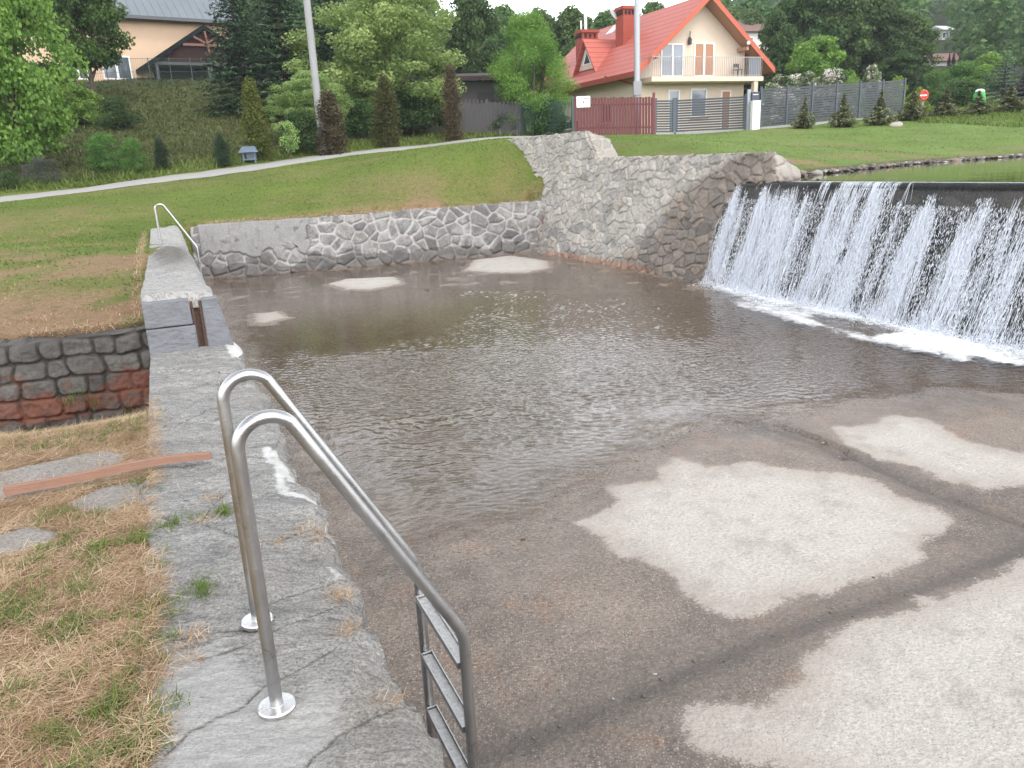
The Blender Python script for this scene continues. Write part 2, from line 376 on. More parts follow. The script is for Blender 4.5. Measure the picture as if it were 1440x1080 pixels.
tag(ribbon('path', PATH, 1.75, .06, t.m), kind='structure')
# ------------------------------------------------------------------ pool floor: rough concrete, damp and stained, with dry pale areas
px0 = lambda pts: np.array([at(x, y, 0)[:2] for x, y in pts])
DRYP = [px0(p) for p in (
 [(807,738),(835,728),(859,709),(858,695),(861,686),(900,684),(921,676),(930,662),(952,650),(972,652),(993,661),(1025,660),(1056,654),(1085,660),(1123,668),(1206,674),(1245,692),(1279,712),(1315,718),(1336,730),(1328,756),(1310,770),(1305,790),(1270,806),(1227,816),(1180,836),(1133,846),(1100,865),(1071,873),(1040,872),(1014,874),(985,856),(962,844),(945,820),(931,813),(900,797),(875,797),(851,803),(856,790),(843,764),(825,750)],
 [(1167,603),(1200,606),(1227,600),(1253,588),(1290,592),(1320,603),(1350,618),(1382,629),(1440,644),(1538,672),(1540,700),(1440,686),(1382,692),(1350,685),(1320,676),(1290,662),(1258,652),(1235,650),(1206,637),(1185,630)],
 [(1440,792),(1700,760),(1800,1100),(1500,1400),(1200,1160),(1082,1078),(1045,1070),(1004,1062),(975,1050),(963,1033),(967,999),(990,996),(1019,1002),(1050,1006),(1082,1000),(1100,985),(1118,976),(1122,950),(1133,930),(1180,900),(1227,873),(1290,845),(1356,831)],
 [(655,380),(668,366),(720,360),(770,368),(768,378),(740,384),(690,384)],
 [(462,400),(490,393),(555,390),(562,400),(520,408),(490,408)],
 [(362,455),(362,442),(385,440),(405,447),(375,454)])]
WETP = px0([(340,505),(330,470),(300,420),(290,392),(500,372),(755,356),(880,378),(1010,400),(1230,450),(1440,490),(1700,540),(1700,590),(1440,555),(1300,545),(1200,572),(1100,585),(1010,600),(930,612),(870,650),(800,690),(740,725),(650,755),(560,775),(515,790),(470,720)])
CALM = px0([(380,455),(430,412),(560,405),(680,425),(600,470),(480,500),(400,490)])
GRAV = px0([(300,395),(500,374),(755,356),(1010,402),(1000,412),(900,405),(700,410),(560,404),(430,412),(380,470),(340,490)])
JOINT = [px0([(1600,640),(1440,772),(1330,815),(1230,850),(1170,868),(1080,900),(960,948),(850,1000),(700,1058),(600,1090)]),
         px0([(1030,588),(1075,600),(1130,618),(1200,648),(1290,690),(1380,722),(1440,742),(1500,760)])]
PUD = px0([(1062,592),(1090,600),(1130,612),(1180,632),(1196,648),(1170,648),(1120,630),(1075,612),(1050,600)])
def floor_fields(x, y):
    wob = (fbm(x*1.6, y*1.6, 31)-.5)*.30+(fbm(x*7, y*7, 32, 3)-.5)*.09
    wobn = (fbm(x*2.2, y*2.2, 51)-.5)*.16+(fbm(x*8, y*8, 52, 4)-.5)*.13
    dry = np.min([sdf(x, y, p) for p in DRYP], 0)+wobn
    wet = sdf(x, y, WETP)+wob*2.0
    calm = sdf(x, y, CALM)+wob; grav = sdf(x, y, GRAV)+wob
    j1 = dline(x, y, JOINT[0])+.25*wobn; j2 = dline(x, y, JOINT[1])+.25*wobn
    pud = sdf(x, y, PUD)+wobn*.6
    return dry, wet, calm, grav, j1, j2, pud
ux = np.concatenate([np.arange(-9.2, -2, .05), np.arange(-2, 4.4, .03), np.arange(4.4, 9.6, .09)])
uy = np.concatenate([np.arange(-1.5, 2.4, .15), np.arange(2.4, 8.2, .03), np.arange(8.2, 25, .05)])
FX, FY = np.meshgrid(ux, uy, indexing='ij')
dry, wet, calm, grav, j1, j2, pud = floor_fields(FX, FY)
FZ = np.where(wet < 0, np.maximum(wet*.16, -.07), np.minimum(wet*.05, .03))
FZ = np.where(grav < 0, np.maximum(FZ, -.006+(fbm(FX*3, FY*3, 41)-.5)*.03), FZ)
FZ = FZ+(fbm(FX*2.2, FY*2.2, 42)-.5)*.02+(fbm(FX*14, FY*14, 43, 3)-.5)*.012
FZ = np.where(dry < .15, np.maximum(FZ, .004+.022*smooth(-dry, -.15, .15)+(fbm(FX*9, FY*9, 44)-.5)*.010), FZ)
FZ = FZ-.014*np.exp(-(j1/.06)**2)-.02*np.exp(-(j2/.05)**2)-.012*np.exp(-(j1/.22)**2)
FZ = np.where(pud < .05, np.minimum(FZ, -.012), FZ)
keep = sdf((FX[:-1, :-1]+FX[1:, 1:])/2, (FY[:-1, :-1]+FY[1:, 1:])/2, [P(-3, .05), P(21.9, .05), LW0+LWn*.3, LW1+LWn*.3, BW0+BWn*.3, BW1+BWn*.3, WE0+WEn*.5, WE1+WEn*.5, WE1+(1.2, -5, 0)]) < 0
me = npmesh('pool_floor', np.stack([FX, FY, FZ], -1).reshape(-1, 3), [grid_faces(*FX.shape, keep)],
            dict(dry=dry.ravel(), wet=wet.ravel(), joint=np.minimum(j1, j2*1.5).ravel(), grav=grav.ravel()), True)
t = NT('pool_concrete'); g = t.geo()
big = t.noise(g, .7, 5, .6); mid = t.noise(g, 5, 6, .7); fine = t.noise(t.scale(g, (1, 1.7, 1)), 34, 5, .75); spk = t.vor(g, 75); spk2 = t.vor(g, 28); spc = t.n('SeparateColor', Color=t.vor(g, 75, out='Color')).outputs[0]
nd = t.math('ADD', t.attr('dry'), t.mr(fine, .3, .7, -.05, .05)); nd = t.math('ADD', nd, t.mr(mid, .3, .7, -.04, .04))
nd = t.math('ADD', nd, t.mr(spc, 0, 1, -.022, .022)); isdry = t.mr(nd, .018, -.018)
brown = t.mix(t.mr(big, .40, .62), (.125, .103, .088), (.235, .192, .160))
brown = t.mix(t.mr(mid, .46, .72, 0, .6), brown, (.29, .235, .195))
brown = t.mix(t.mr(t.noise(g, 1.9, 6, .75), .55, .72), brown, (.26, .155, .10))
brown = t.mix(t.mr(fine, .50, .34, 0, .85), brown, (.050, .042, .037)); brown = t.mix(t.mr(fine, .56, .72, 0, .75), brown, (.42, .36, .31))
brown = t.mix(t.mr(spk, .40, .26), brown, t.mix(spc, (.07, .058, .050), (.40, .345, .30)))
brown = t.mix(t.math('MULTIPLY', t.mr(t.attr('wet'), .0, -.5), .55), brown, t.mix(mid, (.165, .128, .098), (.34, .265, .205)))
brown = t.mix(t.mr(t.math('ADD', t.attr('joint'), t.mr(fine, .3, .7, -.06, .06)), .10, .0, 0, .72), brown, (.055, .050, .048))
brown = t.mix(t.mr(t.attr('joint'), .4, .1, 0, .45), brown, (.105, .09, .08))
pale = t.mix(t.mr(fine, .35, .65), (.325, .303, .275), (.555, .525, .485)); pale = t.mix(t.mr(mid, .4, .7, 0, .6), pale, (.46, .43, .39))
pale = t.mix(t.mr(t.vor(t.scale(g, (1, 1.6, 1)), 46), .22, .10, 0, .75), pale, (.18, .155, .135)); pale = t.mix(t.mr(t.noise(g, 2.3, 4), .55, .72, 0, .35), pale, (.38, .325, .28))
pale = t.mix(t.mr(t.noise(g, 3.1, 6, .75), .50, .70, 0, .75), pale, t.mix(fine, (.20, .175, .155), (.36, .33, .30))); pale = t.mix(t.mr(spk, .34, .22, 0, .6), pale, t.mix(spc, (.17, .15, .135), (.60, .57, .53))); pale = t.mix(t.mr(nd, -.30, -.02, 0, .5), pale, (.30, .255, .22))
col = t.mix(isdry, brown, pale)
damp = t.mr(t.attr('wet'), .9, .0, .60, .13)
rg = t.n('Mix', p_data_type='FLOAT', i0=isdry, i2=t.math('ADD', damp, t.mr(fine, .3, .7, -.1, .25)), i3=.92).outputs[0]
h = t.math('ADD', t.math('MULTIPLY', fine, .7), t.math('ADD', t.math('MULTIPLY', spk2, .5), t.math('MULTIPLY', spk, .3)))
t.done(t.pbr(Base_Color=col, Roughness=rg, Specular_IOR_Level=.45, Normal=t.bump(h, .75, .022)))
tag(link('pool_floor', me, t.m), kind='structure')

# ------------------------------------------------------------------ shallow water over the floor, real ripples
wx = np.arange(-8.6, 9.2, .023); wy = np.concatenate([np.arange(3.6, 11, .017), np.arange(11, 24, .036)])
WX, WY = np.meshgrid(wx, wy, indexing='ij')
_, wwet, wcalm, wgrav, _, _, _ = floor_fields(WX, WY)
dfall = (WX-WE0[0])*WEn[0]+(WY-WE0[1])*WEn[1]           # negative in the pool, 0 at the foot of the weir
amp = .34+1.15*smooth(-wwet, .1, 1.5)
amp = amp*(1-.93*smooth(.25-wcalm, 0, .5))*(1-.75*smooth(.1-wgrav, 0, .4))+1.2*np.exp(dfall/1.1)
amp *= .55+.9*fbm(WX*.5, WY*.5, 61, 3)
warpx = WX+.35*(fbm(WX*.6, WY*.6, 62)-.5); warpy = WY+.9*(fbm(WX*.6+9, WY*.6, 63)-.5)
WZ = np.zeros_like(WX); r2 = np.random.default_rng(5)
for i in range(34):
    lam = .042*(1.036**i)*r2.uniform(.9, 1.1); a = R(-98)+r2.normal(0, .62); k = 2*math.pi/lam
    ph = k*(warpx*math.cos(a)+warpy*math.sin(a))+r2.uniform(0, 6.3)
    WZ += np.sin(ph+.5*np.sin(ph*.31+1))*lam*.0052*(.15+1.7*vnoise(WX*2.3+i*7, WY*2.3, 64+i))
WZ = WZ*amp
WZ += np.exp(dfall/.45)*(fbm(WX*5, WY*5, 99)-.5)*.10
lw_ = smooth((WX-WE0[0])*WEd[0]+(WY-WE0[1])*WEd[1], .1, .6)
foam = np.exp(np.minimum(dfall, 0)/.50)*1.30+.72*np.exp(-((dfall+.85)/.5)**2)*smooth(fbm(WX*1.1, WY*.6, 97), .40, .60)*smooth(WY, 15.3, 13)
foam = foam*lw_*(.78+.5*vnoise(WX*1.7, WY*1.7, 98))
wk = sdf((WX[:-1, :-1]+WX[1:, 1:])/2, (WY[:-1, :-1]+WY[1:, 1:])/2, [P(2, .35), P(21.4, .35), LW0+LWn*.2, LW1+LWn*.2, BW0+BWn*.2, BW1+BWn*.2, WE0+WEn*.3, WE1+WEn*.3, WE1+(1.2, -5, 0)]) < 0
hid = np.maximum(np.maximum(wwet[:-1, :-1], wwet[1:, 1:]), 0) < .5
me = npmesh('water', np.stack([WX, WY, WZ], -1).reshape(-1, 3), [grid_faces(*WX.shape, wk & hid)], dict(foam=foam.ravel(), calm=np.clip(-wcalm, 0, 1).ravel(), edge=wwet.ravel()), True)
def watermat(name, tint, extra=None):
    t = NT(name); g = t.geo()
    nb = t.bump(t.noise(t.scale(g, (1, 2.2, 1)), 26, 3, .5), .06, .02)
    fr = t.n('Fresnel', IOR=1.38, Normal=nb).outputs[0]
    gl = t.n('BsdfGlossy', Color=(1, 1, 1), Roughness=.03, Normal=nb).outputs[0]
    tr = t.n('BsdfTransparent', Color=tint).outputs[0]
    sh = t.n('MixShader', Fac=fr, i1=tr, i2=gl).outputs[0]
    if extra:
        f = t.attr('foam')
        n = t.math('ADD', t.noise(t.scale(g, (1, 1, 1)), 5, 6, .75, .6), t.math('MULTIPLY', t.noise(g, 30, 4, .7), .45))
        k = t.mr(t.math('SUBTRACT', f, t.math('MULTIPLY', n, 1.1)), -.25, .30)
        wh = t.pbr(Base_Color=(.86, .88, .90), Roughness=.5, Normal=t.bump(n, .8, .05))
        ed = t.mr(t.math('ADD', t.attr('edge'), t.mr(t.noise(g, 6, 5, .7), .3, .7, -.22, .22)), -.42, .06)
        sh = t.n('MixShader', Fac=ed, i1=sh, i2=t.n('BsdfTransparent', Color=(1, 1, 1)).outputs[0]).outputs[0]
        sh = t.n('MixShader', Fac=k, i1=sh, i2=wh).outputs[0]
    return t.done(sh)
tag(link('water', me, watermat('pool_water', (.93, .90, .85), True)), kind='structure')

# pond above the weir: nearly still, murky green
pp = [WE0+WEn*.62, WE1+WEn*.92, np.array([11, -1, 0]), np.array([60, -12, 0])]+[np.array([*q, 0]) for q in SHORE[9::-1]]
xs = np.concatenate([np.arange(4, 26, .12), np.arange(26, 60, 1.)]); ys = np.arange(2, 34, .12)
QX, QY = np.meshgrid(xs, ys, indexing='ij')
pk = sdf((QX[:-1, :-1]+QX[1:, 1:])/2, (QY[:-1, :-1]+QY[1:, 1:])/2, pp) < .25
dc = (QX-WE0[0])*WEn[0]+(QY-WE0[1])*WEn[1]; lc = (QX-WE0[0])*WEd[0]+(QY-WE0[1])*WEd[1]
cr = .62+.3*np.clip(lc/12.7, 0, 1)
pk &= (dc-cr)[:-1, :-1] > .16
me = npmesh('pond', np.stack([QX, QY, CREST+.012+(fbm(QX*1.5, QY*1.5, 71, 3)-.5)*.004], -1).reshape(-1, 3), [grid_faces(*QX.shape, pk)], None, True)
t = NT('pond_water'); g = t.geo(); nb = t.bump(t.noise(t.scale(g, (1, 1, 1)), 3, 3), .04, .05)
t.done(t.pbr(Base_Color=(.05, .06, .018), Roughness=.04, IOR=1.33, Normal=nb))
tag(link('pond', me, t.m), kind='structure')

ll = np.arange(.35, 12.9, .06); prof = [(.30, .012), (.24, .012), (.16, .012), (.09, .010), (.05, .002), (.02, -.02), (-.01, -.045), (-.035, -.085)]
LV = []
for k, (o_, z_) in enumerate(prof):
    q = WE0+ll[:, None]*WEd+(.60+.30*np.clip(ll/12.73, 0, 1)+o_+.012*(vnoise(ll*6, ll*0+k*.3, 72)-.5))[:, None]*WEn; q[:, 2] = CREST+z_+.006*(vnoise(ll*9, ll*0, 73)-.5)*(z_ < .0); LV.append(q)
LV = np.stack(LV, 1)
tag(link('water_lip', npmesh('water_lip', LV.reshape(-1, 3), [grid_faces(*LV.shape[:2])[:, ::-1]], None, True), watermat('lip_water', (.45, .47, .40))), kind='structure')
# ------------------------------------------------------------------ rubble masonry, stone by stone in the mesh
def cells(u, v, cu, cv, seed, jit=.44, brick=0.0):
    a = u/cu; b = v/cv
    j0 = np.floor(b).astype(int)
    best = np.full(u.shape, 1e9); sec = np.full(u.shape, 1e9)
    bx = np.zeros(u.shape); by = np.zeros(u.shape); sx = np.zeros(u.shape); sy = np.zeros(u.shape); cid = np.zeros(u.shape)
    for dj in range(-2, 3):
        j = j0+dj; off = brick*(j % 2)*.5
        i0 = np.floor(a-off).astype(int)
        for di in range(-2, 3):
            i = i0+di
            cx = (i+.5+off+jit*2*(_h(i, j, seed)-.5))*cu; cy = (j+.5+jit*2*(_h(i, j, seed+1)-.5))*cv
            d = (u-cx)**2+((v-cy)*cu/cv*.85)**2-(cu*.36*_h(i, j, seed+5))**2*1.6
            m = d < best; m2 = (~m) & (d < sec)
            sec = np.where(m, best, np.where(m2, d, sec)); sx = np.where(m, bx, np.where(m2, cx, sx)); sy = np.where(m, by, np.where(m2, cy, sy))
            best = np.where(m, d, best); bx = np.where(m, cx, bx); by = np.where(m, cy, by); cid = np.where(m, _h(i, j, seed+2), cid)
    sep = np.sqrt((sx-bx)**2+((sy-by)*cu/cv*.85)**2)+1e-6
    edge = (sec-best)/(2*sep)
    return edge, cid, u-bx, v-by
def bricks(u, v, cu, cv, seed):
    v = v+.10*cv*np.sin(u*3.1+1)+.25*cv*(vnoise(u*2.2, v*.8, seed+7)-.5)
    row = np.floor(v/cv); fr = v/cv-row; rj = row.astype(int)
    a = u/cu+_h(rj, rj*0, seed)+.16*(vnoise(u*5, v*9, seed+8)-.5); i = np.floor(a)
    eL = np.full(u.shape, 0.); best = np.full(u.shape, -1e9); nxt = np.full(u.shape, 1e9); cid = np.zeros(u.shape)
    for di in (-1, 0, 1, 2):
        k = (i+di).astype(int); x = k+.62*(_h(k, rj, seed+1)-.5)
        m = (x <= a) & (x > best); best = np.where(m, x, best); cid = np.where(m, _h(k, rj, seed+2), cid)
        m = (x > a) & (x < nxt); nxt = np.where(m, x, nxt)
    ex = np.minimum(a-best, nxt-a)*cu; ey = np.minimum(fr, 1-fr)*cv
    k_ = .05; e = np.minimum(ex, ey)-np.maximum(0, k_-np.maximum(ex, ey))*.35
    return e, cid, (a-(best+nxt)/2)*cu, (fr-.5)*cv
def solidify(V, f, back, extra):
    """walls off the open border of a displaced sheet: a rim back to `back` and a rear face"""
    e = np.concatenate([f[:, [0, 1]], f[:, [1, 2]], f[:, [2, 3]], f[:, [3, 0]]])
    key = np.sort(e, 1); _, inv, cnt = np.unique(key[:, 0].astype(np.int64)*10**8+key[:, 1], return_inverse=True, return_counts=True)
    be = e[cnt[inv] == 1]; vs = np.unique(be); n = len(V)
    steps = 6; mp = np.full(n, -1); newV = []; newA = {k: [] for k in extra}; prev = None; faces = [f]
    lay = [vs]
    V2 = V
    for s in range(1, steps+1):
        ids = len(V2)+np.arange(len(vs))
        V2 = np.concatenate([V2, V[vs]+np.asarray(back)*(s/steps)+(np.array([0, 0, 1.])*(.05*(vnoise(V[vs][:, 0]*5+s*3, V[vs][:, 1]*5, 18)-.5))[:, None])])
        for k in extra:
            add = extra[k][vs]
            if k in ('cell', 'stone'):
                pp_ = V[vs]; e_, c_, _, _ = cells(pp_[:, 0]*.9+pp_[:, 1]*.75+pp_[:, 2]*.8, np.full(len(vs), s/steps*np.linalg.norm(back)), .38, .34, 17)
                add = c_ if k == 'cell' else smooth(e_, .0, .04)
            extra[k] = np.concatenate([extra[k], add])
            
        a = np.full(n, -1); a[vs] = lay[-1]; b = np.full(n, -1); b[vs] = ids
        faces.append(np.stack([a[be[:, 1]], a[be[:, 0]], b[be[:, 0]], b[be[:, 1]]], 1)); lay.append(ids)
    return V2, faces, extra
def rubble(name, B0, B1, lean, n, poly, mat, cu=.34, cv=.24, relief=.05, res=.03, thick=.6, seed=1, jit=.42, brick=0, gap=.03, rough=.02, fields=None, parent=None, back=None, warp=.16):
    B0 = np.asarray(B0, float); d = np.asarray(B1, float)-B0; L = np.linalg.norm(d); d /= L; n = np.asarray(n, float)
    poly = np.asarray(poly, float)
    us = np.arange(poly[:, 0].min()-.05, poly[:, 0].max()+.05, res); vs = np.arange(poly[:, 1].min()-.05, poly[:, 1].max()+.05, res)
    U, Vv = np.meshgrid(us, vs, indexing='ij')
    w1 = (fbm(U*2.2, Vv*2.2, seed+11, 3)-.5)*warp; w2 = (fbm(U*2.2+7, Vv*2.2, seed+12, 3)-.5)*warp
    edge, cid, lx, ly = bricks(U+w1, Vv+w2, cu, cv, seed) if brick else cells(U+w1, Vv+w2, cu, cv, seed, jit)
    jn = (fbm(U*12, Vv*12, seed+20, 3)-.5)*gap*.9
    st = smooth(edge+jn, gap*.25, gap*1.5)
    h = relief*st*(.55+.9*_h((cid*9999).astype(int), (cid*777).astype(int), 3))+st*(lx*(cid-.5)*.16+ly*(vnoise(cid*91, cid*0, 4)-.5)*.22)
    h = h+(fbm(U*7, Vv*7, seed+14)-.5)*rough*2*(.35+.65*st)+(fbm(U*24, Vv*24, seed+15, 3)-.5)*rough*.8
    pos = B0+U[..., None]*d+Vv[..., None]*np.array([n[0]*-lean, n[1]*-lean, 1])+(h[..., None])*n
    mid = ((U[:-1, :-1]+U[1:, 1:])/2, (Vv[:-1, :-1]+Vv[1:, 1:])/2)
    keep = sdf(mid[0], mid[1]+(fbm(mid[0]*4, mid[1]*4, seed+16)-.5)*.05, poly) < 0
    f = grid_faces(*U.shape, keep)
    ex = dict(cell=cid.ravel(), stone=st.ravel(), **({k: fn(U, Vv).ravel() for k, fn in (fields or {}).items()}))
    bk = -n*thick if back is None else back
    V2, faces, ex = solidify(pos.reshape(-1, 3), f, bk, ex)
    used = np.unique(np.concatenate([q.ravel() for q in faces])); mp = np.full(len(V2), -1); mp[used] = np.arange(len(used))
    me = npmesh(name, V2[used], [mp[q] for q in faces], {k: v[used] for k, v in ex.items()})
    # orientation: faces must look along n
    fn = np.cross(V2[f[0, 1]]-V2[f[0, 0]], V2[f[0, 2]]-V2[f[0, 0]])
    if fn@n < 0: me.flip_normals()
    return link(name, me, mat, parent)
def stonemat(name, stones, mortar, stain=(.06, .045, .035), rust=(.22, .10, .05), wetrough=.35, val=1.0, smear=.45):
    t = NT(name); g = t.geo()
    a = t.noise(g, 9, 6, .7); b = t.noise(g, 45, 4, .7); cn = t.noise(g, 1.3, 4, .6)
    k = len(stones)
    c = t.ramp(t.attr('cell'), [(i/(k-1), s) for i, s in enumerate(stones)])
    c = t.mix(t.mr(a, .3, .75), t.mix(.5, c, (.10, .095, .09)), c); c = t.mix(t.mr(b, .62, .42, 0, .45), c, (.07, .065, .06))
    m = t.mix(a, tuple(x*.72 for x in mortar), mortar); m = t.mix(t.mr(b, .55, .4, 0, .4), m, (.12, .11, .10))
    c = t.mix(t.attr('stone'), m, c)
    c = t.mix(t.mr(t.math('ADD', cn, t.mr(a, .3, .7, -.1, .1)), .46, .62, 0, smear), c, t.mix(b, tuple(x*.7 for x in mortar), tuple(min(1, x*1.12) for x in mortar)))
    wt = t.math('ADD', t.attr('wetn'), t.mr(a, .3, .7, -.12, .12))
    wet = t.mr(wt, .35, .65)
    c = t.mix(t.math('MULTIPLY', wet, .72), c, t.mix(t.attr('cell'), stain, tuple(min(1, x*2.6) for x in stain)))
    ru = t.mr(t.math('ADD', t.attr('rust'), t.mr(a, .3, .7, -.25, .25)), .4, .8)
    c = t.mix(t.math('MULTIPLY', ru, .75), c, rust)
    rg = t.n('Mix', p_data_type='FLOAT', i0=wet, i2=.88, i3=wetrough).outputs[0]
    return t.done(t.pbr(Base_Color=t.n('HueSaturation', Value=val, Color=c).outputs[0], Roughness=rg, Specular_IOR_Level=.35, Normal=t.bump(t.math('ADD', a, t.math('MULTIPLY', b, .6)), .7, .025)))

# the tall battered wall beside the weir
BWL = float(np.linalg.norm(BW1-BW0))
def bw_wet(U, V):
    return np.clip(smooth(U-1.1*V*.55+.8*(fbm(U*1.2, V*1.2, 301)-.5), 3.6, 6.2)*.95*smooth(2.35-V+.35*(U-7), -.2, .5)+.55*smooth(.5-V, 0, .5)*smooth(U, .8, 2), 0, 1)
BWM = stonemat('big_wall_stone', [(.19, .185, .18), (.32, .30, .275), (.40, .37, .33), (.27, .262, .26), (.46, .43, .39), (.33, .30, .262), (.39, .355, .315), (.35, .30, .25)], (.40, .375, .34), stain=(.050, .037, .028), rust=(.24, .12, .07), val=1.4, smear=.38)
big = rubble('retaining_wall', BW0, BW1, -.335*-1, -BWn, [(-1.2, -.3), (BWL+.5, -.3), (BWL+.66, 1.4), (9.06, 1.85), (9.0, 2.02), (8.72, 2.54), (2.1, 2.59), (1.75, 2.85), (1.15, 3.30), (-3.42, 3.32), (-4.6, 3.3), (-2.2, 1.0)],
             BWM, cu=.33, cv=.20, relief=.06, res=.022, seed=41, back=BWn*.5+np.array([0, 0, -.24]), gap=.017, jit=.48, rough=.03, fields=dict(wetn=bw_wet, rust=lambda U, V: .75*smooth(.32-V, 0, .3)*smooth(U, -.3, 1)*(1-smooth(U, 5, 8))+.9*np.exp(-((U+.1)/.18)**2)*(V < 1.1)))
tag(big, 'tall sloping rubble stone wall beside the waterfall, stepped at its top', 'wall')
# its return beside the pond
for B_, L_, q_ in ((BW0+BWd*10.10+BWn*.66, .54, [(-.02, 1.7), (.62, 1.7), (.60, 2.20), (.38, 2.36), (.14, 2.53)]), (BW0+BWd*5.6+BWn*.86, 1.34, [(-.02, 2.5), (.58, 2.36), (.74, 3.06), (.22, 3.30)])):
    rubble('end_face', B_, B_+BWn, L_, BWd, q_, BWM, cu=.34, cv=.22, seed=47, res=.026, thick=.3, fields=dict(wetn=lambda U, V: .46+.25*smooth(2.15-V, 0, .2), rust=lambda U, V: 0*U), parent=big)
# the low wall at the end of the pool, pale pointing
LWL = float(np.linalg.norm(LW1-LW0))
LWM = stonemat('low_wall_stone', [(.13, .13, .14), (.22, .22, .23), (.30, .29, .29), (.18, .175, .18), (.34, .32, .31), (.25, .245, .25)], (.52, .505, .49), stain=(.04, .036, .032), val=.92)
low = rubble('retaining_wall', LW0, LW1, .15, -LWn, [(-.4, -.3), (LWL+.5, -.3), (LWL+.5, 1.44), (6, 1.42), (3, 1.38), (-.4, 1.34)], LWM, cu=.40, cv=.30, relief=.045, res=.026, seed=61, thick=.5, gap=.032, jit=.46,
             fields=dict(wetn=lambda U, V: .85*smooth(.30-V+.75*(fbm(U*1.5, V*2.2, 303)-.5), -.06, .08)+.5*smooth(fbm(U*1.7, V*2.4, 304), .6, .7)*(V < .55),
                         rust=lambda U, V: .5*smooth(.14-V, 0, .12)))
# plastered stretch on its left: a smoother skin of old render
us = np.arange(-.2, 3.6, .03); vs = np.arange(.34, 1.42, .03); U, Vv = np.meshgrid(us, vs, indexing='ij')
pz = .058+(fbm(U*3, Vv*3, 71)-.5)*.03+(fbm(U*13, Vv*13, 72)-.5)*.02
pos = LW0+U[..., None]*LWd+Vv[..., None]*np.array([LWn[0]*.15, LWn[1]*.15, 1])-pz[..., None]*LWn
ed = np.minimum(2.5-U, Vv-.42)+(fbm(U*1.6, Vv*1.6, 73)-.5)*1.1
kp = (ed[:-1, :-1] > 0)
f = grid_faces(*U.shape, kp); V2, fs, ex = solidify(pos.reshape(-1, 3), f, LWn*.1, dict(cell=U.ravel()*0))
me = npmesh('render_skin', V2, fs, None, False)
t = NT('old_render'); g = t.geo(); a = t.noise(g, 4, 6, .7); b = t.noise(g, 40, 4, .7)
c = t.mix(a, (.20, .20, .20), (.34, .33, .32)); c = t.mix(t.mr(t.noise(t.scale(g, (3, 3, .6)), 3, 4), .55, .75, 0, .7), c, (.15, .15, .155))
t.done(t.pbr(Base_Color=t.mix(t.mr(b, .6, .4, 0, .4), c, (.10, .10, .10)), Roughness=.9, Normal=t.bump(t.math('ADD', a, b), .6, .03)))
link('render_skin', me, t.m, low)
tag(low, 'low grey stone wall with pale mortar joints below the grass bank', 'wall')

# canal wall of squared blocks, the lower courses stained red
CWM = stonemat('canal_stone', [(.12, .115, .11), (.20, .185, .17), (.15, .14, .135), (.26, .24, .22), (.17, .15, .14)], (.05, .045, .04), stain=(.03, .025, .02), rust=(.22, .072, .042), val=.78)
CL = 2.6
cw = rubble('canal_wall', CW0-CWd*1.2, CW0, .06, CWn, [(-.5, -.1), (2.85, -.1), (2.85, 1.12), (1.2, 1.10), (-.5, 1.08)], CWM, cu=.25, cv=.185, relief=.035, res=.012, seed=83, thick=.5, jit=.17, brick=1, gap=.013, rough=.03, warp=.10,
            fields=dict(wetn=lambda U, V: .85*smooth(.3-V+.3*(fbm(U*2, V*2, 306)-.5), -.06, .1)+.7*smooth(fbm(U*5.5, V*1.2, 305), .58, .7)*smooth(V, .55, .75),
                        rust=lambda U, V: .95*smooth(.82-V+.35*(fbm(U*2.5, V*4, 307)-.5), -.03, .12)*smooth(V, .24, .34)*(.35+1.3*(fbm(U*2.6, V*4.5, 308)-.25))))
cw.location = (0, 0, 0)
tag(cw, 'old canal wall of squared stone blocks with red-brown stains', 'wall')

# ------------------------------------------------------------------ the slab-topped wall along the near side of the pool
t = NT('slab_rock'); g = t.geo()
rot = t.n('Mapping', Vector=g, Rotation=(0, 0, R(-12)), Scale=(1, 2.6, 1)).outputs[0]
a = t.noise(rot, 3.2, 7, .68, .4); b = t.noise(rot, 17, 6, .72, .3); f = t.noise(g, 90, 4, .75); l = t.noise(g, .9, 4, .6); sp = t.vor(g, 130)
c = t.mix(t.mr(a, .34, .66), (.195, .192, .188), (.43, .418, .398)); c = t.mix(t.mr(b, .5, .68), c, (.46, .45, .43))
c = t.mix(t.mr(b, .46, .32, 0, .85), c, (.070, .070, .074)); c = t.mix(t.mr(l, .5, .68, 0, .55), c, (.31, .285, .245)); c = t.mix(t.mr(t.vor(rot, 9, 'DISTANCE_TO_EDGE'), .018, .0, 0, .55), c, (.05, .048, .046))
c = t.mix(t.mr(f, .54, .38, 0, .7), c, (.085, .083, .08)); c = t.mix(t.mr(f, .58, .7, 0, .6), c, (.56, .55, .53)); c = t.mix(t.mr(sp, .25, .1, 0, .4), c, (.44, .43, .42))
c = t.mix(t.math('MULTIPLY', t.mr(t.math('ADD', t.attr('pale'), t.mr(b, .3, .7, -.3, .3)), .3, .8), .7), c, t.mix(f, (.30, .30, .30), (.56, .55, .54)))
c = t.mix(t.mr(t.attr('cell'), 0, 1, 0, .22), c, (.12, .12, .13))
c = t.mix(t.mr(t.attr('crack'), .35, .95, 0, .8), c, (.075, .064, .050))
li = t.mr(t.math('ADD', t.attr('lime'), t.mr(b, .3, .7, -.02, .02)), .008, -.008)
c = t.mix(t.math('MULTIPLY', li, .9), c, t.mix(f, (.45, .45, .45), (.70, .70, .69)))
hh = t.math('ADD', t.math('MULTIPLY', a, .8), t.math('ADD', t.math('MULTIPLY', b, .7), t.math('MULTIPLY', f, .28)))
SLABM = t.done(t.pbr(Base_Color=c, Roughness=.82, Specular_IOR_Level=.3, Normal=t.bump(hh, 1.0, .03)))
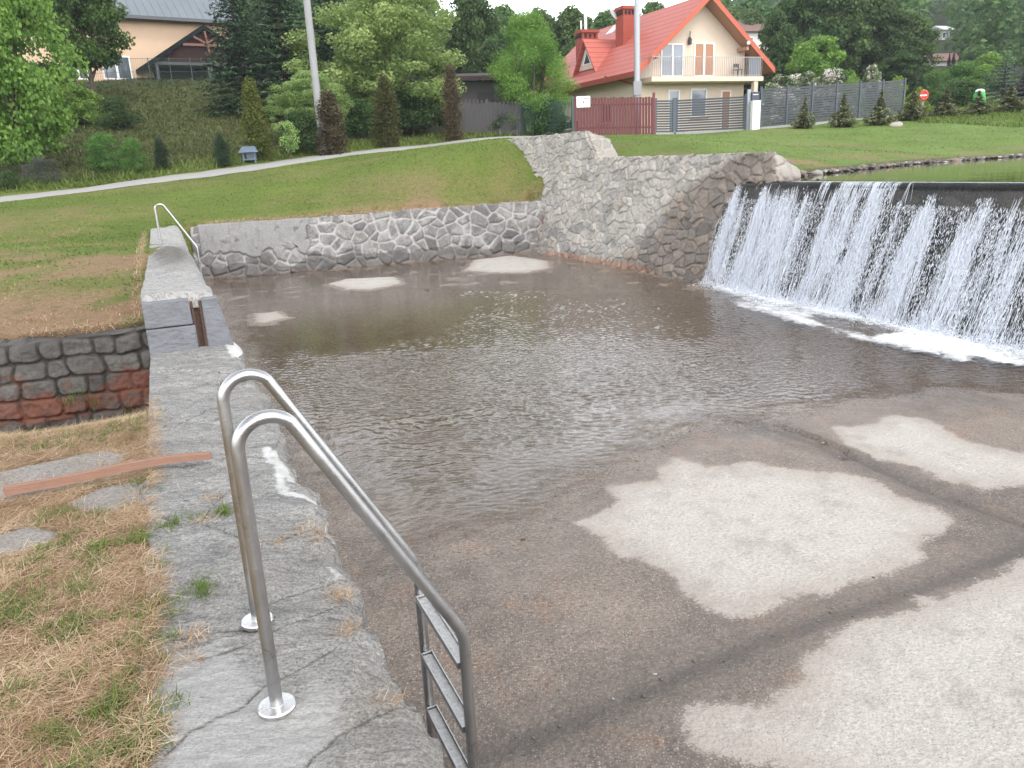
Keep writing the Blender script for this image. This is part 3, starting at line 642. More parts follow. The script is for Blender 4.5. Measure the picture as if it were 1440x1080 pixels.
px1 = lambda pts, z=1.0: [tuple(at(x, y, z)[:2]) for x, y in pts]
CRACKS = [px1(p) for p in ([(225, 722), (263, 735), (287, 729), (301, 706), (322, 690)], [(290, 735), (320, 748), (354, 764), (394, 761), (434, 747), (470, 752), (490, 760)], [(240, 893), (270, 890), (306, 882), (345, 881), (372, 850), (400, 838), (450, 818), (500, 800)],
          [(255, 930), (293, 922), (345, 905), (400, 880), (470, 850), (520, 840)], [(230, 1060), (269, 1029), (336, 995), (420, 940), (470, 915)], [(210, 660), (260, 655), (330, 640), (420, 645)], [(212, 600), (250, 596), (330, 560), (380, 552)], [(215, 530), (300, 522), (350, 530)], [(420, 1085), (470, 1030), (545, 985), (585, 965)],
          [(395, 600), (380, 640), (440, 660)])]
LIME = [px1(p) for p in ([(366, 634), (378, 628), (388, 633), (396, 648), (414, 660), (412, 671), (400, 669), (404, 686), (422, 692), (450, 688), (442, 698), (402, 698), (389, 682), (386, 655)],
        [(316, 486), (336, 482), (342, 494), (326, 499)], [(462, 792), (476, 790), (484, 800), (472, 806)], [(418, 640), (432, 652), (424, 658)], [(455, 725), (468, 722), (470, 730), (458, 733)])]
PALE = px1([(225, 930), (300, 905), (360, 960), (420, 990), (450, 960), (470, 1000), (440, 1090), (225, 1095)])
EDGE_N = lambda u: .50+.10*(fbm(u*1.5, u*0+3, 81, 3)-.5)+.09*(fbm(u*6, u*0+5, 82, 3)-.5)-.04*smooth(fbm(u*3.1, u*0, 83, 2), .58, .66)
def slab(name, u0, u1, s0, s1f, ztop, res, parent, z_floor=-.12, cracks=True):
    us = np.arange(u0, u1, res); m = int((.86)/res); q = np.linspace(0, 1, m)
    U, Q = np.meshgrid(us, q, indexing='ij'); sR = s1f(us)[:, None]; s0 = np.interp(us, [4.5, 5.3], [s0, -.30])[:, None]; S = s0+(sR-s0)*Q
    X = U*D[0]+S*E_[0]; Y = U*D[1]+S*E_[1]
    edge, cid, lx, ly = cells(U+.25*(fbm(U*1.5, S*1.5, 84)-.5), S+.3*(fbm(U*1.5+4, S*1.5, 85)-.5), .62, .46, 87, .45)
    cr = np.min([dline(X+.05*(fbm(X*6, Y*6, 88)-.5), Y+.05*(fbm(X*6+3, Y*6, 89)-.5), c) for c in CRACKS], 0)
    crack = np.maximum(np.exp(-(cr/.0065)**2), .55*np.exp(-(edge/.006)**2)*smooth(fbm(X*2, Y*2, 90), .45, .6))
    # layered rock: small steps running across the wall
    lay = fbm(U*2.4+S*.7, S*.55, 91, 5)
    st = (np.floor(lay*9)+smooth(lay*9 % 1, .62, 1.0))/9
    lime = np.min([sdf(X, Y, c) for c in LIME], 0)+.03*(fbm(X*16, Y*16, 92)-.5)
    Z = ztop+.05*(st-.5)+.035*(cid-.5)*smooth(edge, 0, .05)+.02*(fbm(U*5, S*5, 93)-.5)+.010*(fbm(U*30, S*14, 94, 3)-.5)-.012*crack*(1 if cracks else .5)+.006*smooth(-lime, 0, .02)
    Z = Z-.10*(U < 5.4)*(1-smooth(S+.30+.16*(fbm(U*3.2, S*3.2, 99)-.5)+.06*(fbm(U*14, S*14, 100)-.5), -.07, .03)); drop = smooth(Q, .90, 1.0); Z = Z-.05*drop**2-.03*smooth(fbm(U*4, S*3, 95), .55, .7)*smooth(Q, .75, 1)
    top = np.stack([X, Y, Z], -1)
    # the face down to the pool, in rough steps, and the back down to the ground
    ns = 34; fz = np.linspace(0, 1, ns)[1:]
    Ue = np.repeat(us[:, None], ns-1, 1); zt = Z[:, -1][:, None]; zz = zt+(z_floor-zt)*fz[None]
    bul = .10*fz[None]+.05*(fbm(Ue*3, zz*4, 96)-.5)+.05*(cells(Ue, zz, .4, .26, 97, .3, 1)[0] < .02)*-1+.03*(fbm(Ue*12, zz*12, 98)-.5)
    sx = sR+bul*smooth(fz[None], 0, .12)
    face = np.stack([Ue*D[0]+sx*E_[0], Ue*D[1]+sx*E_[1], zz], -1)
    bz = Z[:, 0][:, None]+(z_floor-Z[:, 0][:, None])*np.linspace(1, 0, 6)[None, :-1]
    back = np.stack([np.repeat((us*D[0]+s0[:, 0]*E_[0])[:, None], 5, 1), np.repeat((us*D[1]+s0[:, 0]*E_[1])[:, None], 5, 1), bz], -1)
    V = np.concatenate([back, top, face], 1); n1, n2 = V.shape[:2]
    pad = lambda A, v: np.concatenate([np.full((n1, 5), v), A, np.full((n1, ns-1), v)], 1)
    pal = np.clip(1-smooth(sdf(X, Y, PALE), -.08, .12), 0, 1)
    cidf = np.concatenate([np.zeros((n1, 5)), cid, np.repeat(cid[:, -1:], ns-1, 1)], 1)
    fc = [grid_faces(n1, n2)[:, ::-1]]
    a0 = np.arange(n2); fc_end = []
    me = npmesh(name, V.reshape(-1, 3), fc, dict(crack=pad(crack, 0).ravel(), lime=pad(lime, 1).ravel(), pale=pad(pal, 0).ravel(), cell=cidf.ravel()), False)
    if me.polygons[10].normal.z < 0: me.flip_normals()
    return link(name, me, SLABM, parent), V
wall = empty('pool_side_wall', tuple(P(2, .1, 0)), 'low rock wall topped with cracked grey slabs, carrying the steel ladder', 'wall')
wl = wall.location
sl_, SV = slab('slab_top', -1.6, 7.92, -.44, EDGE_N, 1.0, .0105, wall); sl_.location = -wl
# higher length of the wall beyond the step, with the sluice slot in its end
zt2 = lambda u: np.interp(u, [7.9, 10, 14, 17, 21.6], [1.535, 1.46, 1.36, 1.36, 1.40])
us = np.arange(7.9, 21.9, .03); ss_ = np.linspace(0, 1, 30)
U, Q = np.meshgrid(us, ss_, indexing='ij'); sR = (.34+.06*(fbm(us*1.4, us*0, 101, 3)-.5))[:, None]; S = -.30+(sR+.30)*Q
mud = np.exp(-((U-13.2)/1.6)**2-((S-.02)/.22)**2)*.16*(.5+fbm(U*4, S*6, 102))
Z = zt2(U)+.05*(fbm(U*2, S*4, 103)-.5)+.03*(fbm(U*9, S*9, 104)-.5)+mud*1.0-.05*smooth(Q, .85, 1)**2+.05*np.floor(fbm(U*1.2, S*.8, 105)*5)/5
ns = 26; fz = np.linspace(0, 1, ns)[1:]
Ue = np.repeat(us[:, None], ns-1, 1); zt_ = Z[:, -1][:, None]; zz = zt_+(-.12-zt_)*fz[None]
sx = sR+.22*fz[None]*1.0+.05*(fbm(Ue*3, zz*4, 106)-.5)
V = np.concatenate([np.stack([U*D[0]+S*E_[0], U*D[1]+S*E_[1], Z], -1), np.stack([Ue*D[0]+sx*E_[0], Ue*D[1]+sx*E_[1], zz], -1)], 1)
bz = np.stack([V[:, 0, 0], V[:, 0, 1], np.full(len(us), .3)], -1)[:, None]
V = np.concatenate([bz, V], 1); V[0, :, 2] = np.minimum(V[0, :, 2], 1.40)
cz = np.concatenate([U[:, :1]*0, mud*6, Ue*0], 1)
me = npmesh('raised_top', V.reshape(-1, 3), [grid_faces(*V.shape[:2])[:, ::-1]], dict(crack=np.clip(cz*.95+.25*(cz > .25), 0, .8).ravel(), lime=(cz*0+1).ravel(), pale=np.clip(.55-cz*3, 0, 1).ravel(), cell=np.clip(cz*5, 0, 3.2).ravel()), False)
if me.polygons[40].normal.z < 0: me.flip_normals()
o = link('raised_top', me, SLABM, wall); o.location = -wl
# the end of the raised length: two dressed blocks and the slot between them
ez = plain('shaded_block_stone', (.155, .162, .178), .85, .35, 7, bump=1.0, bsc=16, dirt=(.10, .105, .115), stretch=(1, 1, 1.8))  # blue-grey stone, with the shade on this end face mixed into its colour
def block(m, s0, s1b, s1t, z0, z1, u0, u1):
    q = [P(u0, s0, z0), P(u0, s1b, z0), P(u0, s1t, z1), P(u0, s0, z1)]
    m.prism(q, D*(u1-u0))
m = MB(); block(m, -.30, .13, .13, .9, 1.245, 7.84, 8.05); block(m, -.30, .115, .105, 1.255, 1.50, 7.845, 8.05)
o = m.build('sluice_block', ez, wall, bevel=.012); o.location = -wl
m = MB(); block(m, .215, .47, .36, .9, 1.49, 7.84, 8.05)
o = m.build('sluice_block', ez, wall, bevel=.012); o.location = -wl
m = MB(); m.prism([P(7.93, .12, .9), P(7.93, .23, .9), P(7.93, .225, 1.46), P(7.93, .10, 1.46)], D*.06)
m.prism([P(7.87, .13, .9), P(7.87, .15, .9), P(7.87, .135, 1.465), P(7.87, .114, 1.465)], D*.06); m.prism([P(7.87, .195, .9), P(7.87, .216, .9), P(7.87, .214, 1.465), P(7.87, .19, 1.465)], D*.06)
o = m.build('sluice_slot', plain('rusty_channel', (.075, .042, .032), .8, .4, 14, bump=.5), wall); o.location = -wl

# ------------------------------------------------------------------ the weir: dark wet rubble face, rounded crest
nl, nv = 520, 120
l = np.linspace(-.1, 12.9, nl); v = np.linspace(0, 1, nv)
Lg, Vg = np.meshgrid(l, v, indexing='ij'); off = .60+.30*np.clip(Lg/12.73, 0, 1)
zz = np.where(Vg < .86, Vg/.86*CREST-.1*(1-Vg/.86), CREST); ph = np.clip((Vg-.82)/.09, 0, 1)
nn_ = np.where(Vg < .86, off*Vg/.86, off+(Vg-.86)/.14*.5)
zz = zz-.05*np.exp(-((Vg-.86)/.035)**2)
edge, cid, lx, ly = cells(Lg, zz, .45, .30, 121, .42)
hh = (.045*smooth(edge, 0, .06)*(.3+cid)+.05*(fbm(Lg*2.5, zz*2.5, 122)-.5)+.03*(fbm(Lg*14, zz*14, 123)-.5))*smooth(CREST-.25-zz, -.1, .25)
pos = WE0+Lg[..., None]*WEd+(nn_-hh)[..., None]*WEn; pos[..., 2] = zz
V2, fs, ex = solidify(pos.reshape(-1, 3), grid_faces(nl, nv), np.array([*(WEn[:2]*.6), -.5]), dict(cell=cid.ravel()))
me = npmesh('weir', V2, fs, ex, False)
if me.polygons[200].normal @ Vector(WEn) > 0: me.flip_normals()
t = NT('wet_weir_rock'); g = t.geo(); a = t.noise(g, 5, 6, .7); b = t.noise(g, 30, 4, .7)
c = t.mix(t.attr('cell'), (.018, .018, .018), (.055, .050, .046)); c = t.mix(t.mr(a, .5, .75), c, (.035, .042, .02)); c = t.mix(t.mr(b, .6, .75), c, (.10, .10, .10))
t.done(t.pbr(Base_Color=c, Roughness=t.mr(b, .3, .7, .12, .5), Normal=t.bump(t.math('ADD', a, b), .8, .04)))
weir = link('weir', me, t.m); tag(weir, 'wide dark rock weir with white water spilling over its face', 'weir')

# ------------------------------------------------------------------ the falling water: strands and drops, thick in some columns, thin in others
def lpx(px): p = at(px, 257, 2.0); return (p-WE0)@WEd
r3 = np.random.default_rng(77)
def facepos(l, v, out):           # v: 1 at the crest, 0 at the foot
    off = .60+.30*np.clip(l/12.73, 0, 1)
    p = WE0+l[:, None]*WEd+(off*v-out)[:, None]*WEn; p[:, 2] = v*CREST-.1*(1-v); return p
CUR0, CUR1 = lpx(1150), lpx(1248)
# columns of water: each with its own place on the lip, width, strength and the height where it breaks white
ncol = 150
cl_ = np.sort(r3.uniform(.08, 12.6, ncol)); cl_ = cl_+.28*np.sin(cl_*7.3+.6)+.2*np.sin(cl_*17.1); cw_ = r3.uniform(.03, .17, ncol); cs_ = r3.uniform(.1, 1.0, ncol)
cv_ = np.where(cl_ < CUR0, r3.uniform(.90, 1.0, ncol), np.where(cl_ < CUR1+.4, r3.uniform(.95, 1.0, ncol), r3.uniform(.74, .95, ncol)))
cs_ *= np.where(cl_ > lpx(1405), .55, 1.0)*np.where(np.abs(cl_-.48) < .07, .2, 1)*np.where(np.abs(cl_-lpx(1300)) < .12, .25, 1)
def sample_cols(n):
    k = r3.choice(ncol, n, p=cs_*cw_/np.sum(cs_*cw_)); v = cv_[k]*(1-r3.random(n)**.85) if False else cv_[k]*r3.random(n)
    fall = cv_[k]-v
    l = cl_[k]+r3.normal(0, 1, n)*cw_[k]*(.35+1.15*fall)-.05*fall
    return k, l, v, fall
# long thin strands
n = 8200; k, l, v, fall = sample_cols(n); nn = 7
L_ = r3.uniform(.10, .55, n)*(.5+.5*v); tt = np.linspace(0, 1, nn)
vv = v[:, None]-L_[:, None]*tt[None]; vv = np.maximum(vv, -.02); ph_ = r3.uniform(0, 6.3, n)
lw = l[:, None]+.018*np.sin(tt[None]*r3.uniform(2, 9, n)[:, None]+ph_[:, None])*(.3+fall[:, None])+r3.normal(0, .02, n)[:, None]*tt[None]
ou = (.05+np.abs(r3.normal(0, .022, n)))[:, None]+.02*np.sin(tt[None]*7+ph_[:, None])+.05*(1-vv)
c_ = facepos(lw.ravel(), vv.ravel(), ou.ravel()).reshape(n, nn, 3)
wd = (r3.uniform(.0016, .0052, n)*(.7+.5*cs_[k]))[:, None]*np.sin(np.pi*np.clip(tt[None]*.92+.06, 0, 1))**.6
side = WEd[None]+r3.normal(0, .35, (n, 3)); side /= np.linalg.norm(side, axis=1)[:, None]
q0 = np.stack([c_-side[:, None]*wd[..., None], c_+side[:, None]*wd[..., None]], 2).reshape(n, -1, 3)
i0 = np.arange(nn-1)*2; f0 = (np.stack([i0, i0+1, i0+3, i0+2], 1)[None]+np.arange(n)[:, None, None]*2*nn).reshape(-1, 4); q0 = q0.reshape(-1, 3)
# broken flecks between them, more lower down
n = 170000; k, l, v, fall = sample_cols(n); kp = r3.random(n) < .25+.75*smooth(fall, .0, .35); kp &= fbm(l*7+2*v, v*4, 138, 3)*.6+.4*fbm(l*3.1, v*1.6, 140, 3) > .49
k, l, v = k[kp], l[kp], v[kp]
l = np.r_[l, r3.uniform(.12, 12.6, 36000)]; v = np.r_[v, .86*r3.random(36000)**.8]; n = len(l)
ln = r3.uniform(.015, .075, n); wd = r3.uniform(.0018, .0062, n); out = .045+np.abs(r3.normal(0, .03, n))+.05*(1-v); tw = r3.normal(0, .15, n)
p0 = facepos(l, v, out); p1 = facepos(l+tw*ln, v-ln/2.1, out+r3.normal(0, .010, n))
ax = p1-p0; axn = ax/np.linalg.norm(ax, axis=1)[:, None]
sd_ = np.cross(axn, r3.normal(0, 1, (n, 3))*.5+np.array([-WEn[0], -WEn[1], .4])); sd_ /= np.linalg.norm(sd_, axis=1)[:, None]
q = np.stack([p0, (p0+p1)/2-sd_*wd[:, None], p1, (p0+p1)/2+sd_*wd[:, None]], 1).reshape(-1, 3)
# the smooth curtain where the lip throws the water clear
m_ = 330; lc_ = r3.uniform(CUR0-.1, CUR1+.5, m_); lc_ = lc_[r3.random(m_) < smooth(vnoise(lc_*9, lc_*0, 141), .25, .6)]
sv = []; sf = []; b = 0
for a_ in lc_:
    k = 9; L_ = r3.uniform(.28, .75); w_ = r3.uniform(.002, .007); tt = np.linspace(0, 1, k); dr = r3.normal(0, .03)
    vz = CREST+.008-L_*tt**1.5; on = (.60+.3*a_/12.73)*(1-.0*tt)+.06-.16*np.sqrt(tt)-(.0)-np.maximum(0, tt-.4)*.10
    c_ = WE0+(a_+dr*tt)[:, None]*WEd+on[:, None]*WEn; c_[:, 2] = vz
    wv = (w_*np.sin(np.pi*np.clip(tt*.9+.1, 0, 1))**.5)[:, None]*WEd
    sv += [c_-wv, c_+wv]; i0 = b+np.arange(k-1); sf.append(np.stack([i0, i0+1, i0+k+1, i0+k], 1)); b += 2*k
q2 = np.concatenate(sv)
# splash at the foot
ns_ = 16000; la = r3.uniform(.1, 12, ns_); od = np.abs(r3.normal(0, .22, ns_)); hz = np.abs(r3.normal(0, .07, ns_))*np.exp(-od*2)
pc = WE0+la[:, None]*WEd-(od)[:, None]*WEn; pc[:, 2] = .02+hz
rv = r3.normal(0, 1, (ns_, 2, 3)); rv /= np.linalg.norm(rv, axis=2)[:, :, None]; sz = r3.uniform(.004, .012, ns_)[:, None]
q3 = np.stack([pc-rv[:, 0]*sz, pc-rv[:, 1]*sz, pc+rv[:, 0]*sz, pc+rv[:, 1]*sz], 1).reshape(-1, 3)
V = np.concatenate([q, q2, q3, q0]); n1 = len(q)//4; n3 = len(q3)//4
me = npmesh('waterfall', V, [np.arange(n1*4).reshape(-1, 4), np.concatenate(sf)+len(q), np.arange(n3*4).reshape(-1, 4)+len(q)+len(q2), f0+len(q)+len(q2)+len(q3)])
t = NT('white_water')
p = t.pbr(Base_Color=(.74, .77, .83), Roughness=.35, Specular_IOR_Level=.5)
t.done(t.n('MixShader', Fac=.3, i1=p, i2=t.n('BsdfTranslucent', Color=(.85, .87, .92)).outputs[0]).outputs[0])
tag(link('waterfall', me, t.m), kind='structure')
# ------------------------------------------------------------------ stainless handrail ladders
t = NT('brushed_steel'); g = t.obj()
sc_ = t.noise(t.scale(g, (14, 14, 220)), 3, 3, .6); bl = t.noise(g, 7, 4, .6); sp = t.noise(g, 60, 4, .75)
c = t.mix(bl, (.36, .36, .365), (.54, .54, .55)); c = t.mix(t.mr(sp, .62, .70, 0, .5), c, (.75, .74, .72)); c = t.mix(t.mr(t.noise(g, 25, 5, .7), .58, .7, 0, .5), c, (.30, .26, .22))
STEEL = t.done(t.pbr(Base_Color=c, Metallic=1.0, Roughness=t.mr(t.math('ADD', bl, t.math('MULTIPLY', sc_, .5)), .4, 1.0, .20, .42), Normal=t.bump(sc_, .12, .003)))
FLANGE = plain('flange_steel', (.62, .61, .60), .3, .1, 20, metal=1, bump=.15)
DARKIN = plain('tread_hollow', (.05, .05, .055), .4, .2, 20)
def arc(c, r, a0, a1, n): return [(c[0]+r*math.cos(a), c[1]+r*math.sin(a)) for a in np.linspace(a0, a1, n)]
def rail_profile(h, a_end, zend, zbot):
    """(across, up) centre line of one rail: post, tight bend, 45 degree fall, bend, straight down"""
    r = .088; x1 = a_end; r2_ = .05
    ang = math.atan2(h-.02-zend, x1-.06)
    pts = [(0, 0), (0, .2), (0, .5), (0, h-r-.06)]
    c = (r, h-r); pts += arc(c, r, math.pi, math.pi/2-.80, 14)
    p = np.array(pts[-1]); q = np.array((x1, zend)); d = (q-p)/np.linalg.norm(q-p)
    pts += [tuple(p+(q-p)*k) for k in (.15, .4, .65, .85)]
    a = q-d*r2_; b = q+np.array((0, -r2_))
    for k in np.linspace(0, 1, 7): pts.append(tuple((1-k)**2*a+2*k*(1-k)*q+k*k*b))
    pts += [(x1, zend-.25), (x1, (zend+zbot)/2), (x1, zbot)]
    return np.array(pts)
def ladder(label, base, along, two, z0, zend, zbot, rungs, rad=.0200, cat='handrail'):
    base = np.asarray(base, float); ang = math.atan2(E_[1], E_[0])
    t_ = empty('pool_ladder', (base[0], base[1], z0), label, cat, ang)      # local x: across to the pool, local y: along the wall
    prof = rail_profile(.94, .625, zend, zbot)
    W_ = along
    for k in range(2 if two else 1):
        y = k*W_
        MB().tube([(a, y, z) for a, z in prof], rad, 20).build('rail', STEEL, t_, True)
        MB().lathe((0, y, -.004), [(.058, 0), (.0585, .012), (.055, .0165), (.030, .018), (.0225, .0185), (.0222, .022)], 40).build('flange', FLANGE, t_, True)
    for z in rungs:
        x = .625; m = MB(); hw = .025; 
        m.box((x-hw, .021, z-.012), (x+hw, W_-.021, z-.008)); m.box((x-hw, .021, z-.0078), (x-hw+.005, W_-.021, z+.014)); m.box((x+hw-.005, .021, z-.0078), (x+hw, W_-.021, z+.014))
        m.box((x-hw+.0052, .021, z-.0078), (x+hw-.0052, .026, z+.0136)); m.box((x-hw+.0052, W_-.026, z-.0078), (x+hw-.0052, W_-.021, z+.0136))
        r_ = m.build('rung', STEEL, t_, bevel=.001)
        MB().box((x-hw+.006, .03, z-.0075), (x+hw-.006, W_-.03, z+.004)).build('tread', plain('worn_tread', (.48, .47, .46), .35, .35, 60, metal=.9, bump=.4, bsc=180), r_)
    return t_
Nf = at(390, 995, 1.0)
lad = ladder('large stainless steel ladder with two curved handrails bolted to the near slab', Nf, .53, True, 1.0, .068, -1.0, [-.07, -.335, -.60], cat='ladder')
MB().tube([(.64, .10, -.35), (.655, .085, -.40), (.645, .115, -.40), (.64, .10, -.35)], .0022, 6).build('wire_hook', DARKIN, lad, True)
ff = at(228, 352, 1.34)
ladder('slender far stainless handrail at the distant end of the pool wall', ff, .53, False, 1.36, -.02, -1.3, [], .021).scale = (.95, 1, .84)

# ------------------------------------------------------------------ the plank lying from the straw to the slab
pa = at(8, 697, .985); pb = at(298, 646, 1.03); pv = pb-pa; Lp = float(np.linalg.norm(pv)); ax = pv/Lp
pn = np.cross(ax, (0, 0, 1)); pn /= np.linalg.norm(pn)
n_ = 60; T = np.linspace(0, 1, n_); prof = []
V = []
for k in range(n_):
    c = pa+pv*T[k]; c = c+np.array((0, 0, .018*math.sin(T[k]*3.1)-.010*math.sin(T[k]*6)))
    wj = .003*(vnoise(np.array([T[k]*14]), np.array([0.]), 5)[0]-.5); hh = .052*(1-.25*T[k])
    for (o, z) in ((-.016-wj, 0), (.016+wj, .002), (.016, hh), (.012, hh+.004), (-.012, hh+.003), (-.016, hh-.002)): V.append(c+pn*o+np.array((0, 0, z)))
V = np.array(V); m6 = 6; F = [[i*m6+k, i*m6+(k+1) % m6, (i+1)*m6+(k+1) % m6, (i+1)*m6+k] for i in range(n_-1) for k in range(m6)]
me = bpy.data.meshes.new('plank'); me.from_pydata([tuple(q) for q in V-pa], [], F+[list(range(m6))[::-1], [(n_-1)*m6+k for k in range(m6)]]); me.update()
t = NT('weathered_board'); g = t.obj()
rt = t.n('Mapping', Vector=g, Rotation=(0, 0, -math.atan2(ax[1], ax[0])), Scale=(1, 1, 1)).outputs[0]
gr = t.noise(t.scale(rt, (2.5, 40, 40)), 2, 5, .7, 1.5); mo = t.noise(g, 9, 5, .65)
c = t.mix(gr, (.17, .088, .062), (.33, .20, .15)); c = t.mix(t.mr(mo, .5, .75, 0, .6), c, (.20, .13, .10))
up_ = t.n('SeparateXYZ', Vector=t.n('NewGeometry').outputs['Normal']).outputs[2]
t.done(t.pbr(Base_Color=c, Roughness=.85, Specular_IOR_Level=.2, Normal=t.bump(gr, .5, .008)))
o = link('wooden_plank', me, t.m); o.location = pa
tag(o, 'long weathered pinkish board lying across dry grass onto the slab', 'plank')

# ------------------------------------------------------------------ straw and grass at our feet
r4 = np.random.default_rng(21)
def blades(n, X, Y, Z, L, Wd, lean, az, curl, seg, col):
    """n curved blades; lean 0 upright .. 1 flat"""
    t_ = np.linspace(0, 1, seg+1)
    th_ = (lean[:, None]+curl[:, None]*t_[None])*math.pi/2
    dx = np.cumsum(np.sin(th_), 1)-np.sin(th_[:, :1]); dz = np.cumsum(np.cos(th_), 1)-np.cos(th_[:, :1])
    st = (L/seg)[:, None]
    cx = X[:, None]+dx*st*np.cos(az)[:, None]; cy = Y[:, None]+dx*st*np.sin(az)[:, None]; cz = Z[:, None]+dz*st
    w_ = Wd[:, None]*np.clip(1.05-t_[None]**1.5, .08, 1)
    sx_ = -np.sin(az)[:, None]*w_; sy_ = np.cos(az)[:, None]*w_
    a = np.stack([cx-sx_, cy-sy_, cz], -1); b = np.stack([cx+sx_, cy+sy_, cz+w_*.3], -1)
    V = np.stack([a, b], 2).reshape(n, -1, 3); k = V.shape[1]
    base = np.arange(n)[:, None, None]*k; i0 = np.arange(seg)*2
    f = np.stack([i0, i0+1, i0+3, i0+2], -1)[None]+base
    return V.reshape(-1, 3), f.reshape(-1, 4), np.repeat(col, k)
def bladeobj(name, parts, mat, kind='stuff'):
    V = np.concatenate([p[0] for p in parts]); off = np.cumsum([0]+[len(p[0]) for p in parts])
    f = np.concatenate([p[1]+o for p, o in zip(parts, off)]); c = np.concatenate([p[2] for p in parts])
    me = npmesh(name, V, [f], dict(r=c)); return tag(link(name, me, mat), kind=kind)
STRAW = NT('straw'); rr_ = STRAW.attr('r')
c = STRAW.ramp(rr_, [(0, (.15, .085, .042)), (.35, (.34, .215, .125)), (.7, (.52, .38, .245)), (1, (.70, .58, .42))])
STRAW = STRAW.done(STRAW.n('MixShader', Fac=.2, i1=STRAW.pbr(Base_Color=c, Roughness=.75, Specular_IOR_Level=.25), i2=STRAW.n('BsdfTranslucent', Color=c).outputs[0]).outputs[0])
GRN = NT('grass_blade'); rr_ = GRN.attr('r')
c = GRN.ramp(rr_, [(0, (.055, .095, .020)), (.45, (.125, .185, .036)), (.8, (.21, .26, .062)), (1, (.34, .30, .14))])
GRN = GRN.done(GRN.n('MixShader', Fac=.35, i1=GRN.pbr(Base_Color=c, Roughness=.6, Specular_IOR_Level=.3), i2=GRN.n('BsdfTranslucent', Color=c).outputs[0]).outputs[0])
def border_s(u): return -.285+.10*(fbm(u*2.6, u*0+9, 151, 3)-.5)+.10*(fbm(u*9, u*0+4, 152, 3)-.5)
def near_ground(n, u0, u1, s0, extra=.06):
    u = r4.uniform(u0, u1, n); s = border_s(u)+extra*(1-r4.random(n)*1.0)-r4.random(n)**1.0*(-s0-.28)
    x = D[0]*u+E_[0]*s; y = D[1]*u+E_[1]*s
    k = (canal_c(x, y) > 1.05) | (u < 4)
    x, y, u, s = x[k], y[k], u[k], s[k]
    return x, y, np.where(s > -.30, 1.0+.006, HT(x, y, False)), u, s
bare = [np.array(px1(p, .97)) for p in ([(95, 700), (140, 680), (205, 672), (200, 700), (150, 715)], [(0, 750), (40, 738), (75, 745), (60, 765), (0, 772)], [(0, 660), (60, 645), (130, 640), (110, 665), (20, 680)])]
x, y, z, u, s = near_ground(150000, .7, 6.2, -1.9, .06)
kp = (np.min([sdf(x, y, b) for b in bare], 0)+.12*(fbm(x*5, y*5, 160)-.5) > 0) | (r4.random(len(x)) < .12); kp &= fbm(x*3, y*3, 161) > r4.uniform(.18, .42, len(x))
x, y, z = x[kp], y[kp], z[kp]; n = len(x)
pt = [blades(n, x, y, z+r4.uniform(0, .018, n), r4.uniform(.03, .12, n), r4.uniform(.0005, .0013, n), r4.uniform(.8, 1.02, n), r4.uniform(0, 6.28, n), r4.normal(.08, .12, n), 3, np.clip(.55+.6*(fbm(x*4, y*4, 162)-.5)+r4.normal(0, .22, n), 0, 1))]
cl = px1([(430, 742), (425, 750), (455, 748), (485, 835), (495, 832), (482, 888), (492, 884), (300, 729), (285, 732), (262, 905), (270, 925), (275, 890), (545, 985), (300, 700), (480, 752), (390, 762), (350, 765)], 1.0)
for cx, cy in cl:
    over = side_s(cx, cy)-float(EDGE_N(np.array([along_u(cx, cy)]))[0])+.075
    if over > 0: cx, cy = cx-E_[0]*over, cy-E_[1]*over        # keep it on the slab, back from the brink
    m = int(r4.integers(30, 80)); a = r4.uniform(0, 6.28, m)
    x = cx+r4.normal(0, .028, m); y = cy+r4.normal(0, .022, m)
    pt.append(blades(m, x, y, np.full(m, 1.0), r4.uniform(.02, .08, m), r4.uniform(.0006, .0013, m), r4.uniform(.4, 1.0, m), a, r4.normal(.2, .2, m), 3, np.clip(r4.normal(.5, .25, m), 0, 1)))
bladeobj('straw', pt, STRAW)
FLAT = NT('flat_stone_mat'); g = FLAT.geo(); a = FLAT.noise(g, 6, 6, .7); b = FLAT.noise(g, 60, 4, .7); oi = FLAT.n('ObjectInfo').outputs['Random']
c = FLAT.mix(a, (.17, .155, .145), (.36, .33, .30)); c = FLAT.mix(FLAT.mr(b, .55, .4, 0, .6), c, (.10, .09, .085))
FLAT = FLAT.done(FLAT.pbr(Base_Color=c, Roughness=.9, Normal=FLAT.bump(FLAT.math('ADD', a, b), .8, .02)))
